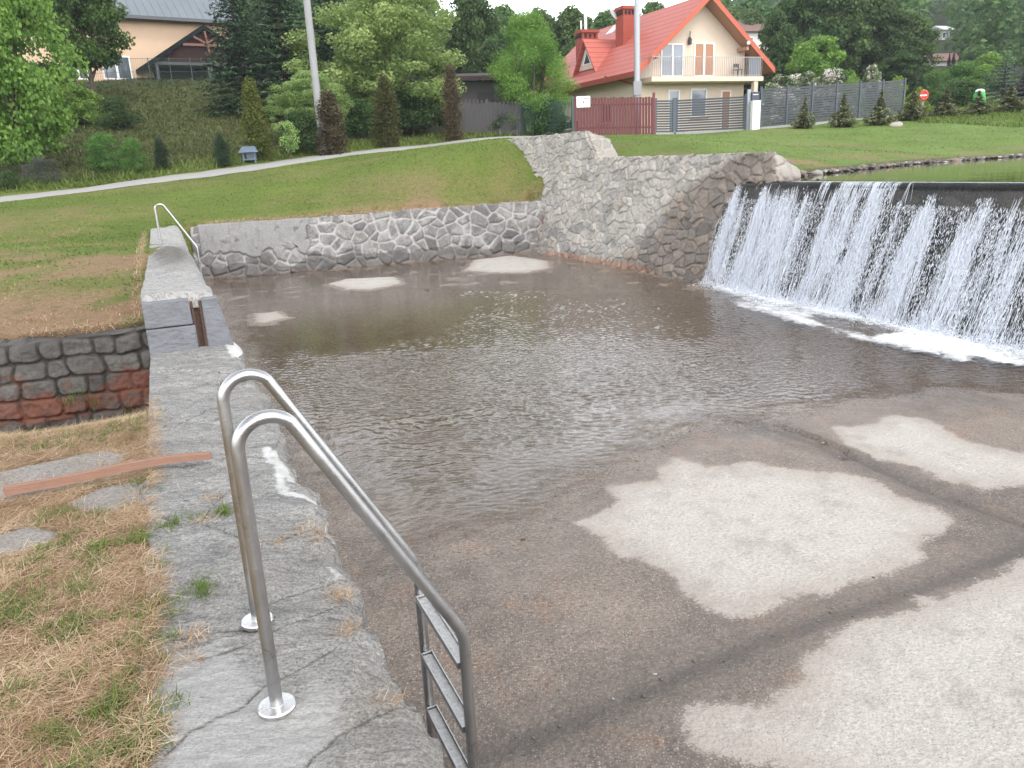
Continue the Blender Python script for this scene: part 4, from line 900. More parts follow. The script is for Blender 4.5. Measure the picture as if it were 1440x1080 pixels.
for poly, lab, zt in (([(-20, 662), (60, 645), (150, 630), (182, 636), (165, 652), (105, 675), (40, 692), (-20, 700)], 'flat grey stone in the dry grass on the canal side of the board', .985), ([(95, 702), (140, 684), (200, 674), (206, 690), (195, 706), (150, 718), (112, 716)], 'flat pinkish stone in the dry grass just below the board', .984), ([(-10, 750), (40, 738), (72, 744), (62, 762), (20, 774), (-10, 775)], 'small flat pinkish stone at the left edge of the dry grass', .983)):
    pl = np.array(px1(poly, .985)); cx, cy = pl.mean(0); xs = np.arange(pl[:, 0].min()-.1, pl[:, 0].max()+.1, .012); ys = np.arange(pl[:, 1].min()-.1, pl[:, 1].max()+.1, .012); A_, B_ = np.meshgrid(xs, ys, indexing='ij')
    sd0 = sdf(A_, B_, pl)+.06*(fbm(A_*7, B_*7, 155)-.5); hz_ = np.where(sd0 < 0, .012*smooth(-sd0, 0, .05), -.05*smooth(sd0, 0, .03))+.014*(fbm(A_*9, B_*9, 156)-.5)
    kp_ = (sd0 < .03)[:-1, :-1]
    fs_ = link('flat_stone', npmesh('flat_stone', np.stack([A_-cx, B_-cy, HT(A_, B_, False)+.010+hz_-zt], -1).reshape(-1, 3), [grid_faces(*A_.shape, kp_)], None, True), FLAT); fs_.location = (cx, cy, zt); tag(fs_, lab, 'stone')
# green tufts in the straw
tx = np.array(px1([(210, 670), (205, 690), (195, 676), (215, 800), (220, 845), (205, 855), (240, 860), (260, 835), (105, 880), (120, 875), (95, 890), (195, 905), (185, 890), (165, 880), (200, 950), (150, 945), (85, 915), (60, 840), (15, 800), (10, 830), (25, 850), (30, 870), (80, 765), (75, 775), (160, 775), (200, 760), (195, 750), (130, 735), (135, 720), (90, 720), (70, 722), (175, 1055), (190, 1060), (130, 1010), (165, 1010), (190, 1000), (110, 1070), (185, 975), (60, 1040), (40, 960), (240, 742), (250, 738), (290, 732), (150, 790), (110, 800), (55, 790), (0, 865), (215, 1020), (130, 830), (150, 610), (120, 618), (60, 625), (190, 590), (200, 600), (165, 600), (90, 615), (30, 628), (200, 580)], .985))
pt = []
for cx, cy in tx:
    for q in range(r4.integers(2, 6)):
        m = int(r4.integers(20, 75)); ox, oy = r4.normal(0, .055, 2)
        a = r4.uniform(0, 6.28, m); x = cx+ox+r4.normal(0, .022, m); y = cy+oy+r4.normal(0, .022, m)
        pt.append(blades(m, x, y, HT(x, y, False)+.004, r4.uniform(.02, .065, m), r4.uniform(.001, .0024, m), r4.uniform(.1, .8, m), a, r4.uniform(.1, .7, m), 4, np.clip(r4.normal(.42, .2, m), 0, .95)))
x, y, z, u, s = near_ground(15000, .7, 6.4, -1.9, -.03)
kp = fbm(x*2.3, y*2.3, 171, 3)+.25*(y > 4.6) > r4.uniform(.5, .78, len(x)); x, y, z = x[kp], y[kp], z[kp]; n = len(x)
pt.append(blades(n, x, y, z, r4.uniform(.02, .075, n), r4.uniform(.0009, .0022, n), r4.uniform(.1, .8, n), r4.uniform(0, 6.28, n), r4.uniform(.1, .6, n), 3, np.clip(r4.normal(.55, .22, n), 0, 1)))
for cx, cy in px1([(345, 532), (340, 535), (322, 540), (244, 392), (280, 300)], 1.0)[:3]:     # weeds in the slab joints
    m = 70; x = cx+r4.normal(0, .03, m); y = cy+r4.normal(0, .03, m)
    pt.append(blades(m, x, y, np.full(m, 1.0), r4.uniform(.03, .08, m), r4.uniform(.002, .005, m), r4.uniform(.1, .8, m), r4.uniform(0, 6.28, m), r4.uniform(.2, .6, m), 3, np.clip(r4.normal(.5, .1, m), 0, .9)))
# tufts hanging on the canal wall
for uu, zz in ((1.75, .58), (1.68, .52), (1.9, .46), (.9, .5), (2.2, .35), (.6, .42), (2.45, .3)):
    p = CW0-CWd*1.2+CWd*uu+CWn*.03; m = 40; x = p[0]+r4.normal(0, .05, m); y = p[1]+r4.normal(0, .01, m)
    pt.append(blades(m, x, y, zz+r4.normal(0, .03, m), r4.uniform(.04, .13, m), r4.uniform(.001, .003, m), r4.uniform(.4, 1.2, m), np.full(m, math.atan2(CWn[1], CWn[0]))+r4.normal(0, .9, m), r4.uniform(.3, .9, m), 4, np.clip(r4.normal(.5, .25, m), 0, 1)))
# the lawns: short blades, thinning with distance
def lawn(n, r0, r1, a0, a1, hmin, hmax, wmul, cond, tuft=1.0, colmu=.55, drymix=True):
    r = np.exp(r4.uniform(math.log(r0), math.log(r1), n)); a = np.radians(r4.uniform(a0, a1, n)); x = r*np.sin(a); y = r*np.cos(a)
    k = cond(x, y); k &= sdf(x, y, POOL) > .0; x, y, r = x[k], y[k], r[k]
    dr = dryness(x, y); k = r4.random(len(x)) > (dr-.25)*1.25*drymix; x, y, r, dr = x[k], y[k], r[k], dr[k]; z = HT(x, y); n = len(x)
    h = r4.uniform(hmin, hmax, n)*(.6+.8*fbm(x*.9, y*.9, 181)); wd = (.0012+.00075*r)*wmul*r4.uniform(.6, 1.3, n)
    cm = np.clip(colmu+.5*(fbm(x*.5, y*.5, 182)-.5)+r4.normal(0, .16, n)+(dr-.35)*.55*drymix, 0, 1)
    return blades(n, x, y, z-.01, h, wd, r4.uniform(.05, .75, n), r4.uniform(0, 6.28, n), r4.uniform(.1, .6, n), 2, cm)
offpath = lambda x, y: dline(x, y, PATH) > 1.02
leftb = lambda x, y: (side_s(x, y) < -.28) & ((canal_c(x, y) < -.42) | (y > 9)) & offpath(x, y) & (fbm(x*1.2, y*1.2, 183) > .33-.3*smooth(y, 8, 16))
bankb = lambda x, y: (y > 14) & offpath(x, y) & (sdf(x, y, SHORE) > .25)
pt.append(lawn(60000, 7.2, 22, -52, -12, .02, .06, 1.0, leftb))
pt.append(lawn(120000, 17, 42, -50, 5, .02, .07, .55, lambda x, y: bankb(x, y) & (side_s(x, y) < 12)))
pt.append(lawn(80000, 16, 50, 4, 40, .015, .045, .7, bankb, colmu=.66))
def verge(x, y):
    dp = dline(x, y, PATH); return (dp > .95) & (dp < 3.2) & (y > np.interp(x, _pl[:, 0], _pl[:, 1])) & (x < 2)
pt.append(lawn(60000, 24, 46, -46, 4, .12, .42, .8, verge, colmu=.5, drymix=False))
pt.append(lawn(14000, 43, 60, 26, 42, .1, .35, .6, lambda x, y: fbm(x*.2, y*.2, 190) > .4, colmu=.55))
bladeobj('grass', pt, GRN)
WILD = NT('rank_grass'); c = WILD.ramp(WILD.attr('r'), [(0, (.035, .052, .018)), (.4, (.075, .102, .034)), (.7, (.125, .14, .055)), (1, (.22, .185, .105))])
WILD = WILD.done(WILD.n('MixShader', Fac=.25, i1=WILD.pbr(Base_Color=c, Roughness=.8, Specular_IOR_Level=.15), i2=WILD.n('BsdfTranslucent', Color=c).outputs[0]).outputs[0])
bladeobj('rank_grass', [lawn(110000, 27, 60, -48, -10, .06, .24, .8, lambda x, y: (dline(x, y, PATH) > 2.6) & (y > np.interp(x, _pl[:, 0], _pl[:, 1])) & (x < -2), colmu=.5, drymix=False)], WILD)
# tawny blades hanging over the low wall and the canal wall
def fringe(A, B, n, off, h0, zf):
    k = r4.random(n); p = A[None]+(B-A)[None]*k[:, None]+off[None]*r4.uniform(.3, 1.2, n)[:, None]
    return blades(n, p[:, 0], p[:, 1], zf(p[:, 0], p[:, 1])+r4.uniform(-.01, .04, n), r4.uniform(.04, h0, n), r4.uniform(.001, .0032, n), r4.uniform(.3, 1.1, n), r4.uniform(0, 6.28, n), r4.uniform(.1, .7, n), 3, np.clip(r4.normal(.55, .25, n), 0, 1))
bladeobj('dry_grass', [fringe(LW0, LW1, 5000, LWn*.5, .16, lambda x, y: np.full(len(x), 1.40)), fringe(CW0-CWd, CW1, 2600, -CWn*.35, .14, lambda x, y: HT(x, y, False)),
    lawn(26000, 7.0, 10, -52, -22, .02, .07, .55, lambda x, y: (side_s(x, y) < -.28) & (canal_c(x, y) < -.35) & (canal_c(x, y) > -2.4) & (fbm(x*.9, y*.9, 191) > .42), drymix=False),
    fringe(P(7.95, -.36), P(20, -.36), 1500, -E_*.1, .18, lambda x, y: HT(x, y, False))], STRAW)
# ------------------------------------------------------------------ small stones: on the pool floor and along the shore
def stones(name, X, Y, Z, S_, mat):
    ico = np.array([(0, 0, 1), (.89, 0, .45), (.28, .85, .45), (-.72, .53, .45), (-.72, -.53, .45), (.28, -.85, .45), (.72, .53, -.45), (-.28, .85, -.45), (-.89, 0, -.45), (-.28, -.85, -.45), (.72, -.53, -.45), (0, 0, -1)])
    fi = np.array([(0,1,2),(0,2,3),(0,3,4),(0,4,5),(0,5,1),(1,6,2),(2,7,3),(3,8,4),(4,9,5),(5,10,1),(2,6,7),(3,7,8),(4,8,9),(5,9,10),(1,10,6),(6,11,7),(7,11,8),(8,11,9),(9,11,10),(10,11,6)])
    n = len(X); V = ico[None]*r4.uniform(.65, 1.3, (n, 12, 1))*np.stack([S_*r4.uniform(.8, 1.5, n), S_*r4.uniform(.8, 1.3, n), S_*r4.uniform(.4, .8, n)], -1)[:, None]
    a = r4.uniform(0, 6.28, n); ca, sa = np.cos(a)[:, None], np.sin(a)[:, None]
    V = np.stack([V[..., 0]*ca-V[..., 1]*sa+X[:, None], V[..., 0]*sa+V[..., 1]*ca+Y[:, None], V[..., 2]+Z[:, None]], -1)
    me = npmesh(name, V.reshape(-1, 3), [(fi[None]+np.arange(n)[:, None, None]*12).reshape(-1, 3)], dict(r=np.repeat(r4.random(n), 12)))
    return tag(link(name, me, mat), kind='stuff')
t = NT('pebble'); c = t.ramp(t.attr('r'), [(0, (.05, .045, .04)), (.5, (.14, .115, .10)), (.8, (.24, .17, .13)), (.92, (.24, .22, .20)), (1, (.55, .52, .48))])
PEB = t.done(t.pbr(Base_Color=t.mix(t.noise(t.geo(), 40, 4), t.mix(.5, c, (.05, .05, .05)), c), Roughness=.6))
n = 9000; x = r4.uniform(-.6, 6.5, n); y = r4.uniform(2.5, 8.5, n)
dr, we, _, _, j1, j2, _ = floor_fields(x, y)
k = (we > -.1) & (r4.random(n) < np.clip(.10+.55*np.exp(-(j1/.35)**2)+.5*np.exp(-(j2/.2)**2)-.25*(dr < 0), .03, 1)) & (side_s(x, y) > .75)
stones('pebbles', x[k], y[k], np.full(k.sum(), .012), r4.gamma(2.0, .0022, k.sum())+.002, PEB)
sp_ = np.array([q for q in SHORE[1:8]]); dd_ = np.r_[0, np.cumsum(np.linalg.norm(np.diff(sp_, axis=0), axis=1))]; q = r4.uniform(0, dd_[-1], 1500)
x = np.interp(q, dd_, sp_[:, 0])+r4.normal(0, .10, 1500); y = np.interp(q, dd_, sp_[:, 1])+r4.normal(0, .10, 1500)
stones('shore_stones', x, y, 2.02+r4.uniform(0, .05, 1500), r4.gamma(2.2, .014, 1500)+.012, PEB)
# ------------------------------------------------------------------ buildings and street furniture
PLASTER = plain('cream_plaster', (.60, .495, .405), .85, .05, 2, bump=.25, bsc=60)
PLASTER2 = plain('sand_plaster', (.58, .415, .29), .85, .05, 2, bump=.25, bsc=60)
WHITE = plain('white_pvc', (.75, .75, .76), .4, .04, 5)
t = NT('window_glass'); g = t.obj(); a = t.noise(g, 1.5, 3)
GLASS = t.done(t.pbr(Base_Color=t.mix(a, (.02, .025, .035), (.10, .12, .15)), Roughness=.05, Specular_IOR_Level=.8))
CURT = plain('curtain_glass', (.15, .18, .23), .12, .25, 8, stretch=(9, 1, .3), spec=.8)
BLIND = plain('brown_blind', (.34, .15, .07), .35, .15, 6, stretch=(1, 1, 12))
t = NT('red_roof_tile'); g = t.obj()
wv = t.n('TexWave', p_wave_type='BANDS', p_bands_direction='Y', Vector=g, Scale=.95, Distortion=0.0).outputs['Fac']
t.m = t.m
sx = t.n('SeparateXYZ', Vector=g).outputs
row = t.math('FRACT', t.math('MULTIPLY', sx[2], 3.1)); pan = t.math('FRACT', t.math('MULTIPLY', sx[1], 4.2)); pp_ = t.math('ABSOLUTE', t.math('SUBTRACT', pan, .5))
c = t.mix(t.noise(g, 2, 5, .6), (.37, .085, .060), (.47, .125, .095)); c = t.mix(t.mr(row, .26, .0, 0, .85), c, (.16, .032, .024)); c = t.mix(t.mr(pp_, .42, .5, 0, .35), c, (.2, .04, .03))
ROOF = t.done(t.pbr(Base_Color=c, Roughness=.5, Normal=t.bump(t.math('ADD', row, t.math('MULTIPLY', pp_, .8)), .6, .05)))
FASC = plain('red_fascia', (.42, .085, .040), .5, .1, 4)
SOFFIT = plain('tan_soffit', (.36, .20, .13), .7, .1, 3, stretch=(1, 12, 1))
BRICK = plain('red_brick_chimney', (.28, .055, .035), .8, .2, 9, bump=.4)
RAILM = plain('balcony_rail', (.30, .29, .28), .4, .05, 4, metal=.6)
DGREY = plain('anthracite_metal', (.045, .051, .062), .5, .12, 3)
def window(parent, x0, x1, z0, z1, y, mats, split=True, sill=True, tf=.085):
    f = MB(); f.box((x0, y-.05, z0), (x0+tf, y+.03, z1)); f.box((x1-tf, y-.05, z0), (x1, y+.03, z1)); f.box((x0+tf, y-.05, z1-tf), (x1-tf, y+.03, z1)); f.box((x0+tf, y-.05, z0), (x1-tf, y+.03, z0+tf))
    n = len(mats)
    for k in range(1, n):
        xm = x0+(x1-x0)*k/n; f.box((xm-tf*.8, y-.052, z0+tf), (xm+tf*.8, y+.03, z1-tf))
    fr = f.build('window', WHITE, parent, bevel=.008)
    for k, m in enumerate(mats):
        a = x0+(x1-x0)*k/n+tf*.8; b = x0+(x1-x0)*(k+1)/n-tf*.8
        MB().box((a, y-.012, z0+tf), (b, y+.0, z1-tf)).build('pane', m, fr)
    if sill: MB().box((x0-.08, y-.14, z0-.07), (x1+.08, y-.051, z0-.01)).build('sill', SOFFIT, fr)
    return fr
# the red-roofed house. local x along the gable, y back from it, z up
HO = aty(972, 187, 50); hz0 = float(HO[2])-.15; K = 50/46
house = empty('red_roof_house', (HO[0], HO[1], hz0), 'cream house with a red tiled gable roof, balcony and brick chimneys', 'house', math.atan2(E_[1], E_[0]))
kx = lambda v: v*K
xl, xr, xa, za, ex, ez = kx(-3.5), kx(3.62), kx(.5), kx(7.25), kx(5.02), kx(3.5)
sl1 = (za-ez)/(ex-xa)                                          # roof slope
LEN = 13.0; exl = xa-(ex-xa); zr = lambda x: za-abs(x-xa)*sl1
w_ = MB()
gab = [(xl, 0, -.8), (xr, 0, -.8), (xr, 0, zr(xr)-.22), (xa, 0, za-.25), (xl, 0, zr(xl)-.22)]
w_.prism(gab, (0, LEN, 0)); wall_ = w_.build('wall', PLASTER, house)
rf = MB(); th_ = .20; oh = .95
for sgn in (-1, 1):
    # roof plane as a slab, the left one lower where it runs over the side
    xe = ex if sgn > 0 else exl-.25
    a = np.array((xa, -oh, za)); b = np.array((xe, -oh, zr(xe)))
    rf.prism([a, b, b+(0, 0, -th_), a+(0, 0, -th_)], (0, LEN+2*oh-.3, 0))
roof = rf.build('roof', ROOF, house)
vb = MB()
for sgn in (-1, 1):
    xe = ex if sgn > 0 else exl-.25
    a = np.array((xa, -oh-.05, za+.04)); b = np.array((xe, -oh-.05, zr(xe)+.04))
    vb.prism([a, b, b+(0, 0, -.36), a+(0, 0, -.36)], (0, .047, 0))
vb.build('verge_board', FASC, roof)
vb = MB(); vb.box((ex-.02, -oh-.04, zr(ex)-.30), (ex+.06, LEN+oh-.4, zr(ex)+.02)); vb.box((exl-.33, -oh-.04, zr(exl-.25)-.28), (exl-.25, LEN+oh-.4, zr(exl-.25)+.02)); vb.build('gutter', BRICK, roof)
sf = MB()
for sgn in (-1, 1):
    xe = (ex if sgn > 0 else exl-.25)-sgn*.03
    a = np.array((xa, -oh+.02, za-th_-.01)); b = np.array((xe, -oh+.02, zr(xe)-th_-.01))
    sf.prism([a, b, b+(0, 0, -.03), a+(0, 0, -.03)], (0, oh-.05, 0))
sf.build('soffit', SOFFIT, roof)
MB().bar((xr-.55, -.9, zr(xr-.55)-.62), (xr-.55, .02, zr(xr-.55)-.62), .16, .2).build('purlin', SOFFIT, roof)
MB().bar((xl+.75, -.9, zr(xl+.75)-.5), (xl+.75, .02, zr(xl+.75)-.5), .14, .18).build('purlin', SOFFIT, roof)
# gable windows and doors
window(house, kx(-2.10), kx(-.62), kx(3.10)+.02, kx(4.82), -.01, [CURT, CURT], sill=False)
window(house, kx(.08), kx(1.45), kx(3.10)+.02, kx(4.88), -.01, [BLIND, BLIND], sill=False)
window(house, kx(-1.6), kx(-.85), .2, kx(2.45), -.01, [CURT], sill=False)
window(house, kx(-.10), kx(1.0), kx(.95), kx(2.5), -.01, [CURT])
window(house, kx(2.0), kx(2.7), .2, kx(2.4), -.01, [BLIND], sill=False)
bs = MB(); bs.box((kx(-3.5), -1.35, kx(3.02)-.28), (kx(3.95), -.002, kx(3.02)-.02)); bal = bs.build('balcony', PLASTER, house)
rl = MB(); y_ = -1.28; x0, x1 = kx(-3.42), kx(3.86); z0, z1 = kx(3.02)-.02, kx(4.02)
rl.box((x0, y_-.02, z1-.04), (x1, y_+.02, z1)); rl.box((x0, y_-.015, z0+.06), (x1, y_+.015, z0+.09))
for k in np.linspace(x0, x1, 60): rl.box((k-.010, y_-.010, z0), (k+.010, y_+.010, z1-.041))
for xx in (x0, x1):
    rl.box((xx-.02, y_+.021, z1-.04), (xx+.02, -.02, z1))
    for k in np.linspace(y_+.12, -.1, 9): rl.box((xx-.01, k-.01, z0), (xx+.01, k+.01, z1-.041))
rl.build('railing', RAILM, bal)
MB().box((x1-.95, y_+.05, z0+.02), (x1-.1, y_+.07, z1-.05)).build('glass_panel', plain('smoked_glass', (.13, .15, .19), .1, .1, 2), bal)
c_ = MB(); 
for dx_ in (0, .36):
    for dy_ in (0, .36): c_.box((dx_, dy_, 0), (dx_+.04, dy_+.04, .44 if dy_ == 0 else .8))
c_.box((-.02, -.02, .44), (.42, .42, .48)); c_.box((0, .365, .62), (.4, .395, .82))
ch = c_.build('balcony_chair', plain('dark_plastic', (.03, .03, .03), .5), None); ch.rotation_euler = house.rotation_euler
hm = Matrix.Translation(Vector((HO[0], HO[1], hz0))) @ Matrix.Rotation(math.atan2(E_[1], E_[0]), 4, 'Z')
ch.location = hm @ Vector((kx(2.55), -.75, kx(3.02)-.018)); tag(ch, 'small black chair standing on the balcony of the red-roofed house', 'chair')
pst = MB(); pst.box((kx(3.35), -1.3, -.8), (kx(3.62), -1.02, kx(3.02)-.282)); pst.build('pillar', PLASTER, house)
lp = MB(); lp.lathe((kx(-.28), -.14, kx(4.75)), [(.02, 0), (.10, .02), (.12, .3), (.04, .42)], 10); lp.box((kx(-.28)-.02, -.14, kx(4.75)+.4), (kx(-.28)+.02, -.005, kx(4.75)+.44)); lp.box((kx(-.28)-.02, -.16, kx(4.75)+.42), (kx(-.28)+.02, -.12, kx(4.75)+.75)); lp.build('wall_lantern', plain('black_lantern', (.04, .04, .04), .4), house)
MB().lathe((xr-.55, -.95, zr(xr-.55)-.45), [(.03, 0), (.10, .05), (.10, .2), (.03, .24)], 10).build('eaves_lamp', WHITE, house)
# side wall (faces left): windows, downpipe
def swin(y0, y1, z0, z1, mats):
    fr = window(house, 0, y1-y0, z0, z1, 0, mats); 
    fr.rotation_euler = (0, 0, -math.pi/2); fr.location = (xl-.012, y1, 0)
    return fr
swin(3.1, 4.5, 1.0, 2.2, [GLASS, GLASS]); swin(7.3, 9.2, .9, 1.5, [GLASS]); swin(10.4, 11.3, 1.0, 2.1, [GLASS])
dp = MB(); dp.tube([(xl-.75, 2.6, zr(exl)-.1), (xl-.5, 1.4, zr(exl)-.45), (xl-.09, .35, zr(exl)-.75), (xl-.08, .3, zr(exl)-1.1), (xl-.08, .3, -.5)], .055, 8); dp.build('downpipe', BRICK, house, True)
_z = math.atan2(E_[1], E_[0])
def on_roof(px, py):         # local x, y of a photo point on the left roof slope
    n = E_*(-sl1)+np.array((0, 0, 1.)); P0 = np.array((HO[0], HO[1], hz0))+E_*xa+np.array((0, 0, za))
    q = on_plane(px, py, P0, n)-np.array((HO[0], HO[1], hz0)); return float(q@E_), float(q@D)
# wider lower eave and the small triangular dormer on the left slope
dxo, dy0 = on_roof(827, 99); dxo = max(dxo, exl+.5)
dz = zr(dxo)+.15; dm = MB(); 
A = np.array((dxo-.35, dy0-1.3, dz-.1)); B = np.array((dxo-.35, dy0+1.3, dz-.1)); T_ = np.array((dxo-.35, dy0, dz+1.75)); bx = np.array((xa-((za-(dz+1.75))/sl1), dy0, dz+1.75))
dw = MB(); dw.prism([A+(.3, .15, 0), B+(.3, -.15, 0), T_+(.3, 0, -.2)], (1.5, 0, 0)); dorm = dw.build('dormer', PLASTER, roof)
dr_ = MB()
for q, s_ in ((A, -1), (B, 1)):
    q2 = q+np.array((0, s_*.25, -.30)); qb = np.array((xa-((za-q2[2])/sl1)+.1, q2[1], q2[2]))
    dr_._add([q2, T_, bx+(.3, 0, 0), qb, q2+(0, 0, -.14), T_+(0, 0, -.16), bx+(.3, 0, -.14), qb+(0, 0, -.14)], [(0,1,2,3), (7,6,5,4), (0,4,5,1), (1,5,6,2), (2,6,7,3), (3,7,4,0)])
dr_.build('dormer_roof', ROOF, dorm)
tw_ = MB(); tw_.prism([(dxo-.075, dy0-.62, dz+.2), (dxo-.075, dy0+.62, dz+.2), (dxo-.075, dy0, dz+1.15)], (.02, 0, 0)); tf_ = tw_.build('dormer_window', WHITE, dorm)
MB().prism([(dxo-.085, dy0-.40, dz+.27), (dxo-.085, dy0+.40, dz+.27), (dxo-.085, dy0, dz+.93)], (.008, 0, 0)).build('dormer_pane', GLASS, tf_)
FLUE_BLACK = plain('flue_black', (.012, .01, .01), .9)  # near-black for the small blocks that stand for the flue openings
def chimney(x, y, w_, d_, ztop):
    m = MB(); m.box((x-w_/2, y-d_/2, zr(x)-.9), (x+w_/2, y+d_/2, ztop-.55)); m.box((x-w_/2+.04, y-d_/2+.04, ztop-.549), (x+w_/2-.04, y+d_/2-.04, ztop-.16)); m.box((x-w_/2-.06, y-d_/2-.06, ztop-.159), (x+w_/2+.06, y+d_/2+.06, ztop-.04)); m.box((x-w_/2-.02, y-d_/2-.02, ztop-.039), (x+w_/2+.02, y+d_/2+.02, ztop+.04))
    o = m.build('chimney', BRICK, roof)
    for k in (-1, 0, 1):
        MB().box((x+k*w_*.27-.07, y-d_/2-.012, ztop-.46), (x+k*w_*.27+.07, y-d_/2+.039, ztop-.22)).build('flue_opening', FLUE_BLACK, o)
        MB().box((x-w_/2-.012, y+k*d_*.27-.07, ztop-.46), (x-w_/2+.039, y+k*d_*.27+.07, ztop-.22)).build('flue_opening', FLUE_BLACK, o)
    return o
c1x, c1y = on_roof(880, 56); chimney(c1x, c1y, .95, .95, zr(c1x)+1.9)
c2x, c2y = on_roof(826, 78); c2y = min(c2y, 12.2); c2_ = chimney(c2x, c2y, 1.3, .9, za-.55)
MB().tube([(c2x-.1, c2y, za-.52), (c2x-.1, c2y, za+.75)], .10, 10).build('flue_pipe', WHITE, c2_, True); MB().tube([(c2x-.45, c2y, za-.52), (c2x-.45, c2y, za+.1)], .06, 8).build('flue_pipe', WHITE, c2_, True)
ds = MB(); 
ds.lathe((0, 0, 0), [(.02, -.10), (.18, -.075), (.33, -.02), (.40, .04), (.385, .045), (.30, -.005), (.16, -.055), (.01, -.08)], 20); dish = ds.build('satellite_dish', plain('dish_grey', (.55, .55, .57), .4, .05), roof, True); dish.location = (c1x-.75, c1y+.3, zr(c1x)+1.55); dish.rotation_euler = (R(62), 0, R(35))
sw = MB(); x_, y_s = on_roof(856, 48)
sw._add([(x_, y_s-.4, zr(x_)+.06), (x_, y_s+.4, zr(x_)+.06), (x_+.85, y_s+.4, zr(x_+.85)+.06), (x_+.85, y_s-.4, zr(x_+.85)+.06), (x_, y_s-.4, zr(x_)-.1), (x_, y_s+.4, zr(x_)-.1), (x_+.85, y_s+.4, zr(x_+.85)-.1), (x_+.85, y_s-.4, zr(x_+.85)-.1)], [(0,1,2,3), (7,6,5,4), (0,4,5,1), (1,5,6,2), (2,6,7,3), (3,7,4,0)])
sw.build('skylight', plain('skylight_glass', (.55, .60, .66), .1, .05), roof)

# the big sandy house on the slope, grey sheet roof
SO = aty(187, 122, 55); Sd = np.array((.82, .57, 0)); Sd /= np.linalg.norm(Sd); sn = np.array((Sd[1], -Sd[0], 0))
hb = empty('sand_house', (SO[0], SO[1], SO[2]-.3), 'sand-coloured house with a grey sheet-metal roof at the top of the slope', 'house', math.atan2(Sd[1], Sd[0]))
SZ = float(SO[2])-.3
def sloc(px, py):            # local x, z of a photo point on the front wall
    p = on_plane(px, py, SO, sn); return float((p-SO)@Sd), float(p[2]-SZ)
xE, zE = sloc(312, 28); x0_, zE0 = sloc(185, 22)
zE = (zE+zE0)/2
MB().box((-10, 0, -1.5), (xE+.3, 9, zE-.15)).build('wall', PLASTER2, hb)
t = NT('grey_sheet_roof'); g = t.obj(); sx = t.n('SeparateXYZ', Vector=g).outputs; fr_ = t.math('FRACT', t.math('MULTIPLY', sx[0], 2.0))
c = t.mix(t.noise(g, .8, 4), (.12, .14, .16), (.17, .195, .215)); c = t.mix(t.mr(fr_, .12, .02), c, (.10, .115, .13))
GREYR = t.done(t.pbr(Base_Color=c, Roughness=.75, Specular_IOR_Level=.2, Normal=t.bump(t.mr(fr_, .12, .0), .6, .05)))
m = MB(); m.prism([(0, -.75, zE-.12), (0, 4.5, zE+4.2), (0, 4.5, zE+4.0), (0, -.75, zE-.34)], (xE+1.0+10.5, 0, 0)); m.prism([(0, 9.75, zE-.12), (0, 9.75, zE-.34), (0, 4.52, zE+4.0), (0, 4.52, zE+4.2)], (xE+1.0+10.5, 0, 0))
rs = m.build('roof', GREYR, hb); rs.location = (-10.5, 0, 0)
MB().box((-10.5, -.93, zE-.34), (xE+.55, -.76, zE-.14)).build('gutter', plain('dark_gutter', (.06, .07, .08), .5), hb)
m = MB()
for k in range(7): m.box((-10+k*2.2, .55+.03*(k % 2), zE+.98), (-10+k*2.2+1.75, .60+.03*(k % 2), zE+1.12))
m.build('snow_guard', plain('guard_metal', (.12, .14, .16), .5), rs)
for px_, w_w in ((112, 1.2), (167, 1.75)):
    xx, zz = sloc(px_, 112); 
    window(hb, xx-w_w/2, xx+w_w/2, zz+.0, zz+1.45, -.02, [GLASS, GLASS])
# porch with a timber gable
pxL, pzL = sloc(195, 96); pxT, pzT = sloc(274, 42); pxR = 2*pxT-pxL
pd = 2.2; tk = .28
m = MB()
for xa_, xb_ in ((pxT, pxL-.2), (pxT, pxR+.2)):
    za_, zb_ = pzT, pzL-.1
    m.prism([(xa_, -pd, za_), (xb_, -pd, zb_), (xb_, -pd, zb_-tk), (xa_, -pd, za_-tk)], (0, pd-.03, 0))
po = m.build('porch_roof', plain('dark_green_sheet', (.012, .016, .016), .9, .15, 2, spec=.1), hb)
TIM = plain('red_brown_timber', (.022, .006, .005), .9, .2, 5, stretch=(2, 2, 10))
MB().prism([(pxL+1.1, -pd+.25, pzL+.2), (pxR-1.1, -pd+.25, pzL+.2), (pxT+1.45, -pd+.25, pzT-1.0), (pxT, -pd+.25, pzT-.35), (pxT-1.45, -pd+.25, pzT-1.0)], (0, .06, 0)).build('gable_boarding', TIM, po)
BEAM = plain('pale_beam', (.15, .06, .042), .6, .2, 4)
m = MB(); m.bar((pxT-1.5, -pd+.12, pzT-1.25), (pxT+1.5, -pd+.12, pzT-1.25), .12, .16); m.bar((pxT, -pd+.02, pzT-.4), (pxT+.15, -pd+.02, pzT-1.9), .12, .14); m.bar((pxT-.75, -pd+.06, pzT-.75), (pxT, -pd+.06, pzT-1.15), .1, .12); m.bar((pxT+.75, -pd+.06, pzT-.75), (pxT, -pd+.06, pzT-1.15), .1, .12); m.build('truss', BEAM, po)
m = MB(); 
for xx in (pxL+.7, pxT, pxR-.8): m.box((xx-.09, -pd+.15, -1), (xx+.09, -pd+.33, pzL+.4 if xx != pxT else pzL+.2))
m.box((pxL+.5, -pd+.16, pzL+.02), (pxR-.5, -pd+.3, pzL+.2)); m.build('porch_post', plain('dark_post', (.05, .055, .06), .6), hb)
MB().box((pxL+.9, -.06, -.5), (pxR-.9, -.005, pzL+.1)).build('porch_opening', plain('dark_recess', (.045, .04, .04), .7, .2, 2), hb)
dpx, dpz = sloc(303, 33)
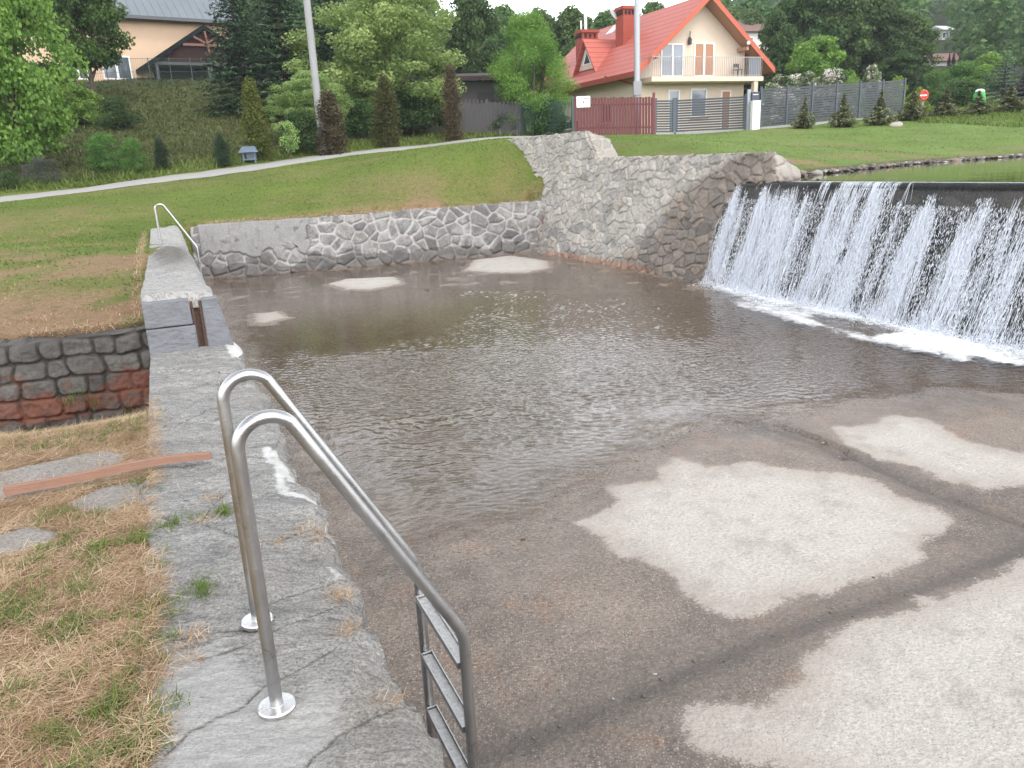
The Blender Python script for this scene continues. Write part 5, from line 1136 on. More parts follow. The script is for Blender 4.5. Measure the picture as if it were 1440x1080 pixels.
MB().tube([(xE+.1, -.7, zE-.3), (xE-.35, -.25, dpz-1.0), (xE-.45, -.08, dpz-1.4), (xE-.45, -.08, 0)], .06, 8).build('downpipe', plain('brown_pipe', (.10, .06, .05), .5), hb, True)
# light wire fence along the top of the slope
fz_ = empty('wire_fence', tuple(aty(250, 119, 51.5)), 'thin green wire-mesh fence on the crest in front of the sandy house', 'fence')
A = aty(60, 118, 50); B = aty(300, 112, 52.5); L = fz_.location
FGREEN = plain('fence_green', (.03, .07, .06), .5)
for k in range(9):
    p = A+(B-A)*k/8; z = HT(p[0], p[1]); o = MB().tube([p[:2].tolist()+[float(z)-.1], p[:2].tolist()+[float(z)+1.6]], .03, 6).build('fence_post', FGREEN, fz_); o.location = -Vector(L)
m = MB()
for k in range(8):
    p = A+(B-A)*k/8; q = A+(B-A)*(k+1)/8; za_, zb_ = float(HT(p[0], p[1])), float(HT(q[0], q[1]))
    for h_ in (.05, .8, 1.55): m.bar((p[0], p[1], za_+h_), (q[0], q[1], zb_+h_), .018, .018)
    for j in range(12):
        f_ = j/12; m.bar((p[0]+(q[0]-p[0])*f_, p[1]+(q[1]-p[1])*f_, za_+(zb_-za_)*f_+.05), (p[0]+(q[0]-p[0])*f_, p[1]+(q[1]-p[1])*f_, za_+(zb_-za_)*f_+1.55), .008, .008)
o = m.build('wire_panel', FGREEN, fz_); o.location = -Vector(L)

# ------------------------------------------------------------------ fences in front of the red-roofed house
def ground_pt(px, Y): 
    p = aty(px, 190, Y); return np.array((p[0], p[1], float(HT(p[0], p[1]))))
def frame_of(a, b): d = np.array(b)-np.array(a); return math.atan2(d[1], d[0]), float(np.hypot(d[0], d[1])), float(d[2])
REDW = plain('red_stained_boards', (.100, .016, .019), .6, .22, 3, stretch=(6, 6, .6), bump=.2)
a, b = ground_pt(808, 39), ground_pt(919, 39.4); rz, L, dz_ = frame_of(a, b)
f1 = empty('red_fence', tuple(a), 'dark red fence of upright boards with a white notice on it', 'fence', rz)
m = MB(); n = 27; FH = 1.72
for k in range(n):
    x0 = k*L/n; zz = dz_*k/n+.02*math.sin(k*2.1); m.box((x0+.006, -.02, zz+.03), (x0+L/n-.022, .015, zz+FH))
m.build('board_panel', REDW, f1)
m = MB()
for z in (.35, 1.4): m.bar((0, .045, z), (L, .045, z+dz_), .05, .08)
m.build('cross_rail', REDW, f1)
for x in (-.05, L+.02): MB().box((x-.05, .0, -.3), (x+.05, .1, FH+.1)).build('post', plain('dark_red_post', (.16, .03, .03), .6) if x > 1 else FGREEN, f1)
sg = empty('notice_sign', tuple(a), 'white notice board fixed to the left end of the red fence', 'sign', rz)
MB().box((.12, -.05, 1.28), (.78, -.022, 1.78)).build('sign_board', WHITE, sg)
INK = plain('sign_ink', (.08, .06, .14), .5); INKR = plain('sign_ink_red', (.45, .06, .08), .5)
m = MB(); 
for k in range(4): m.box((.17+k*.07, -.053, 1.68), (.22+k*.07, -.0515, 1.72))
m.lathe((.45, -.0525, 1.58), [(.001, 0), (.05, .0)], 12)
for k in range(3): m.box((.50+k*.08, -.053, 1.655), (.555+k*.08, -.0515, 1.71))
m.prism([(.40, -.053, 1.47), (.50, -.053, 1.47), (.45, -.053, 1.57)], (0, .0015, 0)); m.tube([(.36, -.0525, 1.60), (.42, -.0525, 1.64), (.50, -.0525, 1.60), (.54, -.0525, 1.65)], .008, 6)
m.build('sign_print', INK, sg)
m = MB(); [m.box((.18+k*.055, -.053, 1.38), (.215+k*.055, -.0515, 1.415)) for k in range(10)]; m.build('sign_caption', INKR, sg)
def slat_fence(name, label, pa_, pb_, H_, nsl, posts, cat, bg=None):
    rz, L, dz_ = frame_of(pa_, pb_); o = empty(name, tuple(pa_), label, cat, rz)
    m = MB()
    for k in range(nsl):
        z = .10+(H_-.12)*k/nsl; m._add(*_slat(0, L, z, z+(H_-.12)/nsl*.74, dz_))
    m.build('slat_panel', DGREY, o)
    for k in np.linspace(0, 1, posts): MB().box((k*L-.045, -.045, k*dz_-.3), (k*L+.045, .045, k*dz_+H_+.05)).build('post', DGREY2, o)
    MB()._add(*_slat(0, L, -.3, .085, dz_, .05)).build('plinth', plain('concrete_plinth', (.30, .30, .29), .9), o)
    return o
DGREY2 = plain('slate_blue_post', (.06, .075, .10), .5, .1, 3)
def _slat(x0, x1, z0, z1, dz_, th=.012):
    d0, d1 = 0, dz_
    return [(x0, -th, z0+d0), (x1, -th, z0+d1), (x1, th, z0+d1), (x0, th, z0+d0), (x0, -th, z1+d0), (x1, -th, z1+d1), (x1, th, z1+d1), (x0, th, z1+d0)], [(0,3,2,1),(4,5,6,7),(0,1,5,4),(1,2,6,5),(2,3,7,6),(3,0,4,7)]
p1_, p2_, p3_, p4_ = ground_pt(922, 39.5), ground_pt(947, 39.6), ground_pt(1047, 39), ground_pt(1068, 38.9)
slat_fence('slat_gate', 'narrow grey slatted wicket gate beside the red fence', p1_, p2_, 1.62, 13, 2, 'gate')
slat_fence('slat_gate', 'wide grey slatted driveway gate in front of the house', p2_+(.12, 0, 0), p3_, 1.62, 13, 2, 'gate')
p5 = ground_pt(1266, 43.5)
slat_fence('slat_fence', 'long dark grey slatted fence to the right of the mailbox', p4_, p5, 1.86, 15, 7, 'fence')
pm = ground_pt(1051, 38.8)
mb_ = empty('mailbox_post', tuple(pm), 'grey entry post carrying a dark mailbox by the driveway gate', 'mailbox', rz*0+.1)
MB().box((-.07, -.06, -.2), (.07, .06, 1.85)).build('post', plain('light_grey_post', (.30, .32, .36), .5), mb_); MB().box((.08, -.16, 1.2), (.46, .1, 1.72)).build('letter_box', plain('dark_blue_box', (.03, .035, .06), .4), mb_, bevel=.015); MB().box((.14, -.166, 1.58), (.40, -.161, 1.61)).build('letter_slot', WHITE, mb_)
pu = ground_pt(1061, 38.5); ub = empty('utility_cabinet', tuple(pu), 'narrow white utility cabinet standing by the dark mailbox', 'cabinet', .1)
MB().box((-.19, -.14, -.1), (.19, .14, 1.27)).build('cabinet_body', WHITE, ub, bevel=.01); MB().box((-.16, -.152, .12), (.16, -.1415, 1.18)).build('cabinet_door', plain('white_door', (.68, .68, .67), .4), ub, bevel=.006); MB().box((-.21, -.16, 1.271), (.21, .16, 1.30)).build('cabinet_lid', WHITE, ub)

# poles
def pole(px_top, px_bot, py_bot, Y, H_, r0, r1, label, mat, lean=0):
    p = aty(px_bot, py_bot, Y); z = float(HT(p[0], p[1])); o = empty('utility_pole', (p[0], p[1], z), label, 'pole')
    MB().tube([(lean*k*H_, 0, k*H_-.3*(k == 0)) for k in np.linspace(0, 1, 9)], np.linspace(r0, r1, 9), 14).build('shaft', mat, o, True)
    return o
CONC = plain('pale_concrete_pole', (.27, .27, .28), .8, .18, 3, bump=.3, stretch=(1, 1, .5)); 
o = pole(437, 452, 190, 33.5, 9.5, .15, .13, 'weathered grey concrete pole rising in front of the leafy tree', CONC, .0)
m = MB(); m.box((-.02, -.155, 1.5), (.02, -.135, 1.9)); m.build('plate', DGREY2, o)
o = pole(895, 896, 172, 40.6, 11, .155, .12, 'tall pale steel pole standing before the red-roofed house', plain('galvanised_pole', (.36, .37, .40), .5, .08, 2, metal=.3))
MB().box((-.19, -.20, 1.85), (.19, .14, 2.5)).build('collar', CONC, o)

# shed and paling fence among the trees behind the path
g1, g2 = ground_pt(640, 42), ground_pt(735, 41.5); WOODG = plain('grey_paling', (.085, .08, .085), .8, .35, 4, stretch=(8, 8, .6), bump=.3)
rz, L, dz_ = frame_of(g1, g2); pf = empty('paling_fence', tuple(g1), 'weathered dark grey paling fence under the trees left of the red fence', 'fence', rz)
m = MB(); n = 34
for k in range(n): m.box((k*L/n, -.015, dz_*k/n), (k*L/n+L/n*.82, .015, dz_*k/n+1.55+.1*math.sin(k*3.3)))
m.build('pale_panel', WOODG, pf)
for x in (0, L*.5, L): MB().box((x-.06, .02, -.3), (x+.06, .14, dz_*x/L+1.7)).build('post', WOODG, pf)
g3, g4 = ground_pt(735, 41.3), ground_pt(806, 39.6); rz, L, dz_ = frame_of(g3, g4); pf = empty('mesh_fence', tuple(g3), 'dark green upright-bar fence between the willow and the red fence', 'fence', rz)
m = MB()
for k in range(40): m.tube([(k*L/40, 0, dz_*k/40), (k*L/40, 0, dz_*k/40+1.6)], .012, 5)
for z in (.15, 1.5): m.bar((0, 0, z), (L, 0, z+dz_), .03, .03)
m.build('bar_panel', FGREEN, pf)
for x in (0, L*.5, L): MB().box((x-.04, .02, -.3), (x+.04, .1, dz_*x/L+1.75)).build('post', FGREEN, pf)
gs = ground_pt(672, 45.5); sh = empty('wooden_shed', tuple(gs), 'dark wooden shed half hidden behind the paling fence', 'shed', .15)
MB().box((-2.0, 0, -.4), (2.0, 2.6, 2.5)).build('wall', plain('shed_boards', (.06, .055, .055), .8, .3, 4, stretch=(9, 9, .5)), sh); MB().prism([(-2.3, -.5, 2.5), (2.3, -.5, 2.5), (2.3, -.5, 2.72), (-2.3, -.5, 2.72)], (0, 3.6, .5)).build('roof', plain('shed_roof', (.04, .025, .025), .8), sh); MB().box((.1, -.03, -.2), (1.0, -.002, 1.9)).build('door', plain('shed_door', (.03, .03, .03), .8), sh)

# the little roofed box by the path
gb = ground_pt(347, 31.4); pb_ = empty('bird_feeder', (gb[0], gb[1], gb[2]), 'little box with a blue-grey pitched roof in the weeds by the path', 'box', .2)
BL = plain('faded_blue_paint', (.10, .14, .19), .6, .15, 5); BLD = plain('grey_blue_boards', (.10, .12, .15), .7, .2, 6)
m = MB(); 
for x in (-.24, .18): 
    for y in (-.2, .16): m.box((x, y, -.1), (x+.06, y+.06, .36))
m.box((-.26, -.22, .08), (.26, .24, .12)); m.build('frame', BL, pb_); MB().box((-.10, -.14, .122), (.23, .2, .34)).build('box_body', BLD, pb_)
m = MB(); m.prism([(-.36, -.32, .36), (.36, -.32, .36), (.24, -.03, .56), (-.24, -.03, .56)], (0, 0, .025)); m.prism([(-.36, .30, .36), (-.24, .02, .56), (.24, .02, .56), (.36, .30, .36)], (0, 0, .025)); m.box((-.25, -.04, .585), (.25, .03, .60)); m.build('roof', BL, pb_)

# on the right-hand lawn
gl_ = ground_pt(1294, 41.5); z = float(gl_[2]); lb = empty('lifebuoy_stand', tuple(gl_), 'red and white lifebuoy on a post behind a small spruce', 'lifebuoy', R(-12))
MB().box((-.05, .06, -.2), (.05, .14, 1.35)).build('post', plain('grey_post', (.3, .28, .25), .8), lb)
RED = plain('lifebuoy_red', (.55, .055, .03), .5, .08)
m = MB(); c_ = [(0.16*math.cos(a), 0, 1.05+.20*math.sin(a)) for a in np.linspace(0, 2*math.pi, 25)]; m.tube(c_, .065, 10, False); m.build('ring', RED, lb, True)
m = MB(); m.box((-.14, -.02, .86), (.14, .05, 1.24)); m.build('backboard', RED, lb); MB().box((-.20, -.08, 1.01), (.12, -.0, 1.08)).build('white_band', WHITE, lb, bevel=.01)
gg = ground_pt(1371, 43.5); gn = empty('bell_bin', tuple(gg), 'green recycling bell bin with a white top behind a small spruce', 'bin'); gn.scale = (.55, .55, .74)
MB().lathe((0, 0, .32), [(.52, 0), (.60, .15), (.58, .6), (.46, 1.05), (.40, 1.12)], 20).build('bin_body', plain('bin_green', (.02, .28, .04), .45, .1), gn, True); MB().lathe((0, 0, 1.442), [(.43, 0), (.40, .08), (.25, .16), (.1, .18)], 20).build('bin_top', WHITE, gn, True)
[MB().box((x-.05, y-.05, -.1), (x+.05, y+.05, .40)).build('bin_leg', WHITE, gn) for x in (-.35, .35) for y in (-.25, .25)]
gr_ = ground_pt(1259, 37); rk = MB()
o = MB(); 
import bmesh
bm = bmesh.new(); bmesh.ops.create_icosphere(bm, subdivisions=3, radius=.5)
for v_ in bm.verts:
    k = .62*.75+.3*float(fbm(np.array([v_.co.x*2+5]), np.array([v_.co.y*2+v_.co.z*1.7]), 201)[0]); v_.co = Vector((v_.co.x*k*1.0, v_.co.y*k*.7, v_.co.z*k*.55))
me = bpy.data.meshes.new('boulder'); bm.to_mesh(me); bm.free(); o = link('boulder', me, plain('pinkish_stone', (.36, .31, .28), .85, .2, 8, bump=.6)); o.location = gr_+(0, 0, .05); tag(o, 'single pinkish boulder lying on the right-hand lawn', 'boulder')

# far houses on the hillside
def far_house(px, py_base, Y, w_, h_, rh, wallm, roofm, label, rz, dep=8):
    p = aty(px, py_base, Y); o = empty('hillside_house', tuple(p), label, 'house', rz)
    MB().box((-w_/2, 0, -4), (w_/2, dep, h_)).build('wall', wallm, o)
    m = MB(); m.prism([(-w_/2-.6, -.7, h_), (-w_/2-.6, dep/2, h_+rh), (-w_/2-.6, dep+.7, h_)], (w_+1.2, 0, 0)); m.build('roof', roofm, o)
    for k in (-.3, 0, .3): window(o, k*w_-.6, k*w_+.6, h_-1.7, h_-.5, -.02, [GLASS], sill=False)
    return o
WALLW = plain('offwhite_wall', (.62, .60, .56), .8)
far_house(1321, 97, 118, 8.0, 1.0, 1.5, WALLW, plain('faded_pink_roof', (.24, .12, .105), .7, .15, 1), 'low house with a faded pinkish roof on the hillside', .05)
far_house(1332, 49, 190, 2.6, 1.0, 1.2, WALLW, plain('pale_roof', (.55, .57, .60), .6), 'tiny pale house high up between the dark trees', .3, 4)
far_house(1052, 62, 92, 9, 1.2, 2.0, WALLW, plain('brown_tile_roof', (.16, .095, .08), .7), 'dim brown-roofed house peeping out right of the red gable', .2)
# ------------------------------------------------------------------ trees and shrubs
BARK = plain('bark', (.085, .065, .05), .9, .3, 6, bump=.6, stretch=(3, 3, .6))
BARKL = plain('pale_bark', (.20, .18, .15), .9, .3, 6, bump=.5, stretch=(3, 3, .6))
def leafquads(rg, C, Nrm, size, aspect, col):
    n = len(C); Nrm = Nrm/np.linalg.norm(Nrm, axis=1)[:, None]
    a = np.cross(Nrm, rg.normal(0, 1, (n, 3))); a /= np.linalg.norm(a, axis=1)[:, None]; b = np.cross(Nrm, a)
    s = (size*rg.uniform(.6, 1.3, n))[:, None]
    V = np.stack([C-a*s, C-b*s*aspect+Nrm*s*.12, C+a*s, C+b*s*aspect+Nrm*s*.12], 1).reshape(-1, 3)
    return V, np.arange(4*n).reshape(-1, 4), np.repeat(col, 4)
def join(parts):
    off = np.cumsum([0]+[len(p[0]) for p in parts])
    return np.concatenate([p[0] for p in parts]), np.concatenate([p[1]+o for p, o in zip(parts, off)]), np.concatenate([p[2] for p in parts])
def shape_pts(rg, n, kind):
    """clump centres in a unit crown: x,y in -1..1 (radius), z in 0..1"""
    z = rg.uniform(0, 1, n)
    if kind == 'round': rad = np.sqrt(np.clip(1-(2*z-1)**2, 0, 1))**.8
    elif kind == 'oval': rad = np.sin(np.pi*np.clip(z*.93+.07, 0, 1))**.6
    elif kind == 'willow': rad = np.clip(1.05-.75*np.abs(z-.38)**1.1*1.35, .2, 1)*np.sqrt(np.clip((1-z)*4, 0, 1))
    elif kind == 'column': rad = np.clip(np.minimum(1, 3*(1-z))*(.72+.28*(1-z)), .08, 1)
    elif kind == 'bush': rad = np.sqrt(np.clip(1-z**2.2, 0, 1))
    else: rad = 1-z
    a = rg.uniform(0, 2*np.pi, n); q = rg.random(n)**.42
    return np.stack([rad*q*np.cos(a), rad*q*np.sin(a), z], 1)
def make_crown(name, seed, kind, Hc, Rc, nclump, cr, nleaf, size, mat, aspect=.6, droop=0, flat=.75, up=.35, tilt=.5, tv=.16, lv=.16):
    """crown standing on z=0, height Hc, radius Rc"""
    rg = np.random.default_rng(seed)
    c = shape_pts(rg, nclump, kind)*np.array([Rc-cr*.6, Rc-cr*.6, Hc-cr*1.2])+np.array([0, 0, cr*.5])
    lump = 1+.22*(np.sin(c[:, 0]*2.1/Rc*3+seed)+np.sin(c[:, 1]*1.7/Rc*3+seed*2)); c[:, :2] *= np.clip(lump, .72, 1.25)[:, None]
    r = cr*rg.uniform(.5, 1.25, nclump); tint = rg.normal(0, tv, nclump)
    i = rg.choice(nclump, nleaf, p=r**2/np.sum(r**2))
    d = rg.normal(0, 1, (nleaf, 3)); d /= np.linalg.norm(d, axis=1)[:, None]
    rad = r[i]*(.35+.75*rg.random(nleaf)**.6)
    pos = c[i]+d*rad[:, None]*np.array([1, 1, flat])
    pos[:, 2] -= droop*rg.random(nleaf)*r[i]
    pos[:, 2] = np.maximum(pos[:, 2], .02)
    nr = d*tilt+rg.normal(0, .55, (nleaf, 3))+np.array([0, 0, up])
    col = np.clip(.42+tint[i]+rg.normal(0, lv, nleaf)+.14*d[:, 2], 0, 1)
    V, f, cc = leafquads(rg, pos, nr, np.full(nleaf, size), aspect, col)
    return npmesh(name, V, [f], dict(r=cc)), c
def make_trunk(name, seed, Ht, r0, centres, zc, nb=9, multi=1):
    rg = np.random.default_rng(seed+99); m = MB()
    for k in range(multi):
        ox = rg.normal(0, .3, 2)*(multi > 1)
        zz = np.linspace(0, 1, 8); x = ox[0]*(1+1.2*zz)+.12*np.sin(zz*3+seed+k)*r0*3; y = ox[1]*(1+1.2*zz)+.1*np.cos(zz*4+seed)*r0*3
        pts = np.stack([x, y, zz*Ht-.25*(zz == 0)], 1); m.tube(pts, r0*(1.15-.85*zz)/math.sqrt(multi), 8)
        for j in range(nb//multi):
            t_ = centres[rg.integers(len(centres))]+np.array([0, 0, zc]); b_ = min(.93, max(.3, (t_[2]*.55)/Ht)); p = np.array([np.interp(b_, zz, pts[:, i]) for i in range(3)])
            mid = (p+t_)/2+np.array([0, 0, -.06*np.linalg.norm(t_-p)]); r1 = r0*(1.15-.85*b_)*.55/math.sqrt(multi)
            m.tube([p, mid, t_], [r1, r1*.6, r1*.2], 6)
    me = bpy.data.meshes.new(name); me.from_pydata([list(map(float, v)) for v in m.V], [], m.F); me.update()
    me.polygons.foreach_set('use_smooth', np.ones(len(me.polygons), bool)); return me
def make_conifer(name, seed, H_, Rb, mat, pw=.85, whorl=.42, spr=.20, dens=1.0, droop=.35, bare=.05, size=.11, irregular=.25):
    rg = np.random.default_rng(seed); parts = []; P_, N_, C_ = [], [], []
    z = H_*bare
    while z < H_*.985:
        f = (z/H_-bare)/(1-bare); L = Rb*(1-f)**pw+.05*Rb
        nb = int(max(5, 13*(1-f)+5)); a0 = rg.uniform(0, 6.28)
        for k in range(nb):
            a = a0+k*2*np.pi/nb+rg.normal(0, .15); l = L*rg.uniform(1-irregular, 1+irregular*.5); m = int(max(4, l/size*2.6*dens*(.6+.4*l/Rb)))
            t_ = rg.random(m)**.75; lat = rg.normal(0, 1, m)*spr*l*(1-t_*.75)*.8
            up = .28*(f)*l*t_-droop*l*t_**1.5*(1-f)+droop*.35*l*t_**3
            x = np.cos(a)*t_*l-np.sin(a)*lat; y = np.sin(a)*t_*l+np.cos(a)*lat; zz = z+up-np.abs(lat)*.35+rg.normal(0, .035, m)
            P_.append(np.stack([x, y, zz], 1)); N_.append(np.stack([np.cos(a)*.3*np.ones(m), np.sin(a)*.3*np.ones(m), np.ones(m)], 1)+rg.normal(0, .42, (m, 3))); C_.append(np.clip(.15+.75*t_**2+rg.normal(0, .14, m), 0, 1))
        z += whorl*(.55+.6*(1-f))*rg.uniform(.8, 1.2)
    C = np.concatenate(P_); V, f, cc = leafquads(rg, C, np.concatenate(N_), np.full(len(C), size), .38, np.concatenate(C_))
    return npmesh(name, V, [f], dict(r=cc))
# leaf colours
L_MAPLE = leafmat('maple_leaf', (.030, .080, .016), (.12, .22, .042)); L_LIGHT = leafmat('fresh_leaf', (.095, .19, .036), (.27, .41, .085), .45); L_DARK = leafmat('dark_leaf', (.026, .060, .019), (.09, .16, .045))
L_CHERRY = leafmat('cherry_leaf', (.16, .255, .070), (.42, .54, .20), .48); L_WILLOW = leafmat('willow_leaf', (.095, .19, .036), (.26, .42, .085), .45); L_SPRUCE = leafmat('spruce_needle', (.013, .030, .015), (.050, .090, .040), .15)
L_BLUE = leafmat('blue_needle', (.035, .055, .052), (.115, .155, .15), .15); L_THUJA = leafmat('thuja_spray', (.045, .060, .010), (.150, .160, .030), .2); L_BROWN = leafmat('browned_spray', (.045, .032, .017), (.125, .100, .050), .15); L_OLIVE = leafmat('olive_spray', (.040, .046, .012), (.105, .105, .03), .2)
L_GREY = leafmat('grey_twig', (.045, .055, .042), (.13, .15, .12), .2); L_BUSH = leafmat('bush_leaf', (.040, .11, .024), (.16, .29, .065)); L_YOUNG = leafmat('young_spruce', (.050, .066, .026), (.20, .215, .10), .15); L_YEL = leafmat('yellow_leaf', (.10, .17, .015), (.30, .38, .05)); L_PURP = leafmat('purple_leaf', (.035, .018, .016), (.09, .05, .045))
L_BLOSSOM = NT('blossom'); _r = L_BLOSSOM.attr('r'); _c = L_BLOSSOM.ramp(_r, [(0, (.04, .085, .02)), (.52, (.13, .20, .06)), (.62, (.55, .52, .45)), (1, (.72, .67, .63))]); L_BLOSSOM = L_BLOSSOM.done(L_BLOSSOM.n('MixShader', Fac=.3, i1=L_BLOSSOM.pbr(Base_Color=_c, Roughness=.6), i2=L_BLOSSOM.n('BsdfTranslucent', Color=_c).outputs[0]).outputs[0])
L_FOREST = leafmat('forest_leaf', (.038, .085, .024), (.135, .22, .058)); L_FORESTL = leafmat('forest_light', (.050, .098, .026), (.145, .225, .065))
PROTO = {}
def broad(key, seed, kind, H_, Rr, base, ncl, cr, nleaf, size, mat, bark=BARK, tr=.2, multi=1, **kw):
    Hc = H_-base; cm, ce = make_crown('crown', seed, kind, Hc, Rr, ncl, cr, nleaf, size, mat, **kw)
    cm.transform(Matrix.Translation((0, 0, base)))
    tm = make_trunk('trunk', seed, H_*.72, tr, ce, base, 10, multi); cm.materials.append(mat); tm.materials.append(bark)
    PROTO[key] = (H_, Rr, [('crown', cm), ('trunk', tm)])
def conif(key, seed, H_, Rb, mat, **kw):
    cm = make_conifer('crown', seed, H_, Rb, mat, **kw); cm.materials.append(mat); m = MB().tube([(0, 0, -.2), (0, 0, H_*.5), (0, 0, H_*.97)], [Rb*.06+.03, Rb*.035+.015, .01], 7)
    tm = bpy.data.meshes.new('trunk'); tm.from_pydata([list(map(float, v)) for v in m.V], [], m.F); tm.materials.append(BARK); PROTO[key] = (H_, Rb, [('crown', cm), ('trunk', tm)])
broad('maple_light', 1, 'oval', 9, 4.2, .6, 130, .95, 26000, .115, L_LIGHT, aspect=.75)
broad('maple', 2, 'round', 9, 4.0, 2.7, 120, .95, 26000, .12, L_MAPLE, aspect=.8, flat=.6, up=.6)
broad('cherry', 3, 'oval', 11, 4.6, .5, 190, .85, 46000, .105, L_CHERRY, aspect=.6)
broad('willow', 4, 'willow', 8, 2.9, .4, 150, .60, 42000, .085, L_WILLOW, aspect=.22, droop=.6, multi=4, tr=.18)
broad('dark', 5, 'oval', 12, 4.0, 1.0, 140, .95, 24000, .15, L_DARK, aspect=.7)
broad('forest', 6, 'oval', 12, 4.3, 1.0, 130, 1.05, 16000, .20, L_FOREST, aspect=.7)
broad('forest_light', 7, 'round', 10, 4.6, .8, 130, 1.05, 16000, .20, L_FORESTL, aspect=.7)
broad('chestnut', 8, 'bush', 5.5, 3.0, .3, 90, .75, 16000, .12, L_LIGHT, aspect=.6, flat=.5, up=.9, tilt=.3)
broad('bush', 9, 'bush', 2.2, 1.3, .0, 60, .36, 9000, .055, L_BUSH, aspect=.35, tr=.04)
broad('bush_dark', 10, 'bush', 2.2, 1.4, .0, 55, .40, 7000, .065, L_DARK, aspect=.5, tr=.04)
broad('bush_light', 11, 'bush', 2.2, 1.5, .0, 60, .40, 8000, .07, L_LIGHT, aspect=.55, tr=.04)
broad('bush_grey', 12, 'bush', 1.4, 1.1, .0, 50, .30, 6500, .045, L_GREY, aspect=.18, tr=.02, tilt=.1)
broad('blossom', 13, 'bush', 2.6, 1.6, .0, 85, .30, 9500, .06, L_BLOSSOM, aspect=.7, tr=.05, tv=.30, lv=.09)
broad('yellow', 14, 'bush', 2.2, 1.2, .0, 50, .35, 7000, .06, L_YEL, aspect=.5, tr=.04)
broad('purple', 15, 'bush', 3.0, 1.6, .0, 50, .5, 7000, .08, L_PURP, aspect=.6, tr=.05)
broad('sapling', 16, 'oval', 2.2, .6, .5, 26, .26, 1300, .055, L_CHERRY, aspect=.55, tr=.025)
for key, mat, sd in (('thuja', L_THUJA, 20), ('thuja_brown', L_BROWN, 21), ('thuja_olive', L_OLIVE, 22), ('thuja_dark', L_SPRUCE, 23)):
    broad(key, sd, 'column', 3.4, .68, .0, 150, .26, 11000, .05, mat, aspect=.4, flat=1.5, up=.1, tr=.05)
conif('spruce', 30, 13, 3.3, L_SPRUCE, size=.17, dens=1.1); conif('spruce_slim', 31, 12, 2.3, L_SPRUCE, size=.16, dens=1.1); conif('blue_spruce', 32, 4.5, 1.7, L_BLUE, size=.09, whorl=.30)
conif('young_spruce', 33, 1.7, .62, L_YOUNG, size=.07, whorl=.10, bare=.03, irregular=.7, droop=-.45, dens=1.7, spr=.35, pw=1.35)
def plant(key, name, label, cat, px, top, Y, wpx, group=None, base=None, rz=None):
    """a plant by what the photo shows of it: column px, its top and its width there, at depth Y"""
    H_, Rr, parts = PROTO[key]
    p = aty(px, 190, Y); z = float(HT(p[0], p[1])); 
    for _ in range(2):
        q = aty(px, base if base else 190, Y)
    tp = aty(px, top, Y); x = tp[0]*.35+p[0]*.65; z = float(HT(x, Y)); h = tp[2]-z
    rad = wpx/2/FPX*(Y*_cp)
    o = empty(name, (x, Y, z-.03), label, cat, rz if rz is not None else float(rng.uniform(0, 6.28)), group)
    o.scale = (rad/Rr, rad/Rr, h/H_)
    for nm, me in parts:
        c = bpy.data.objects.new(nm, me); COL.objects.link(c); c.parent = o
    return o
G_S = 'young spruces planted in a row on the right-hand lawn'
G_F = 'dark woodland trees rising behind the houses'
G_T = 'columnar conifers beside the path'
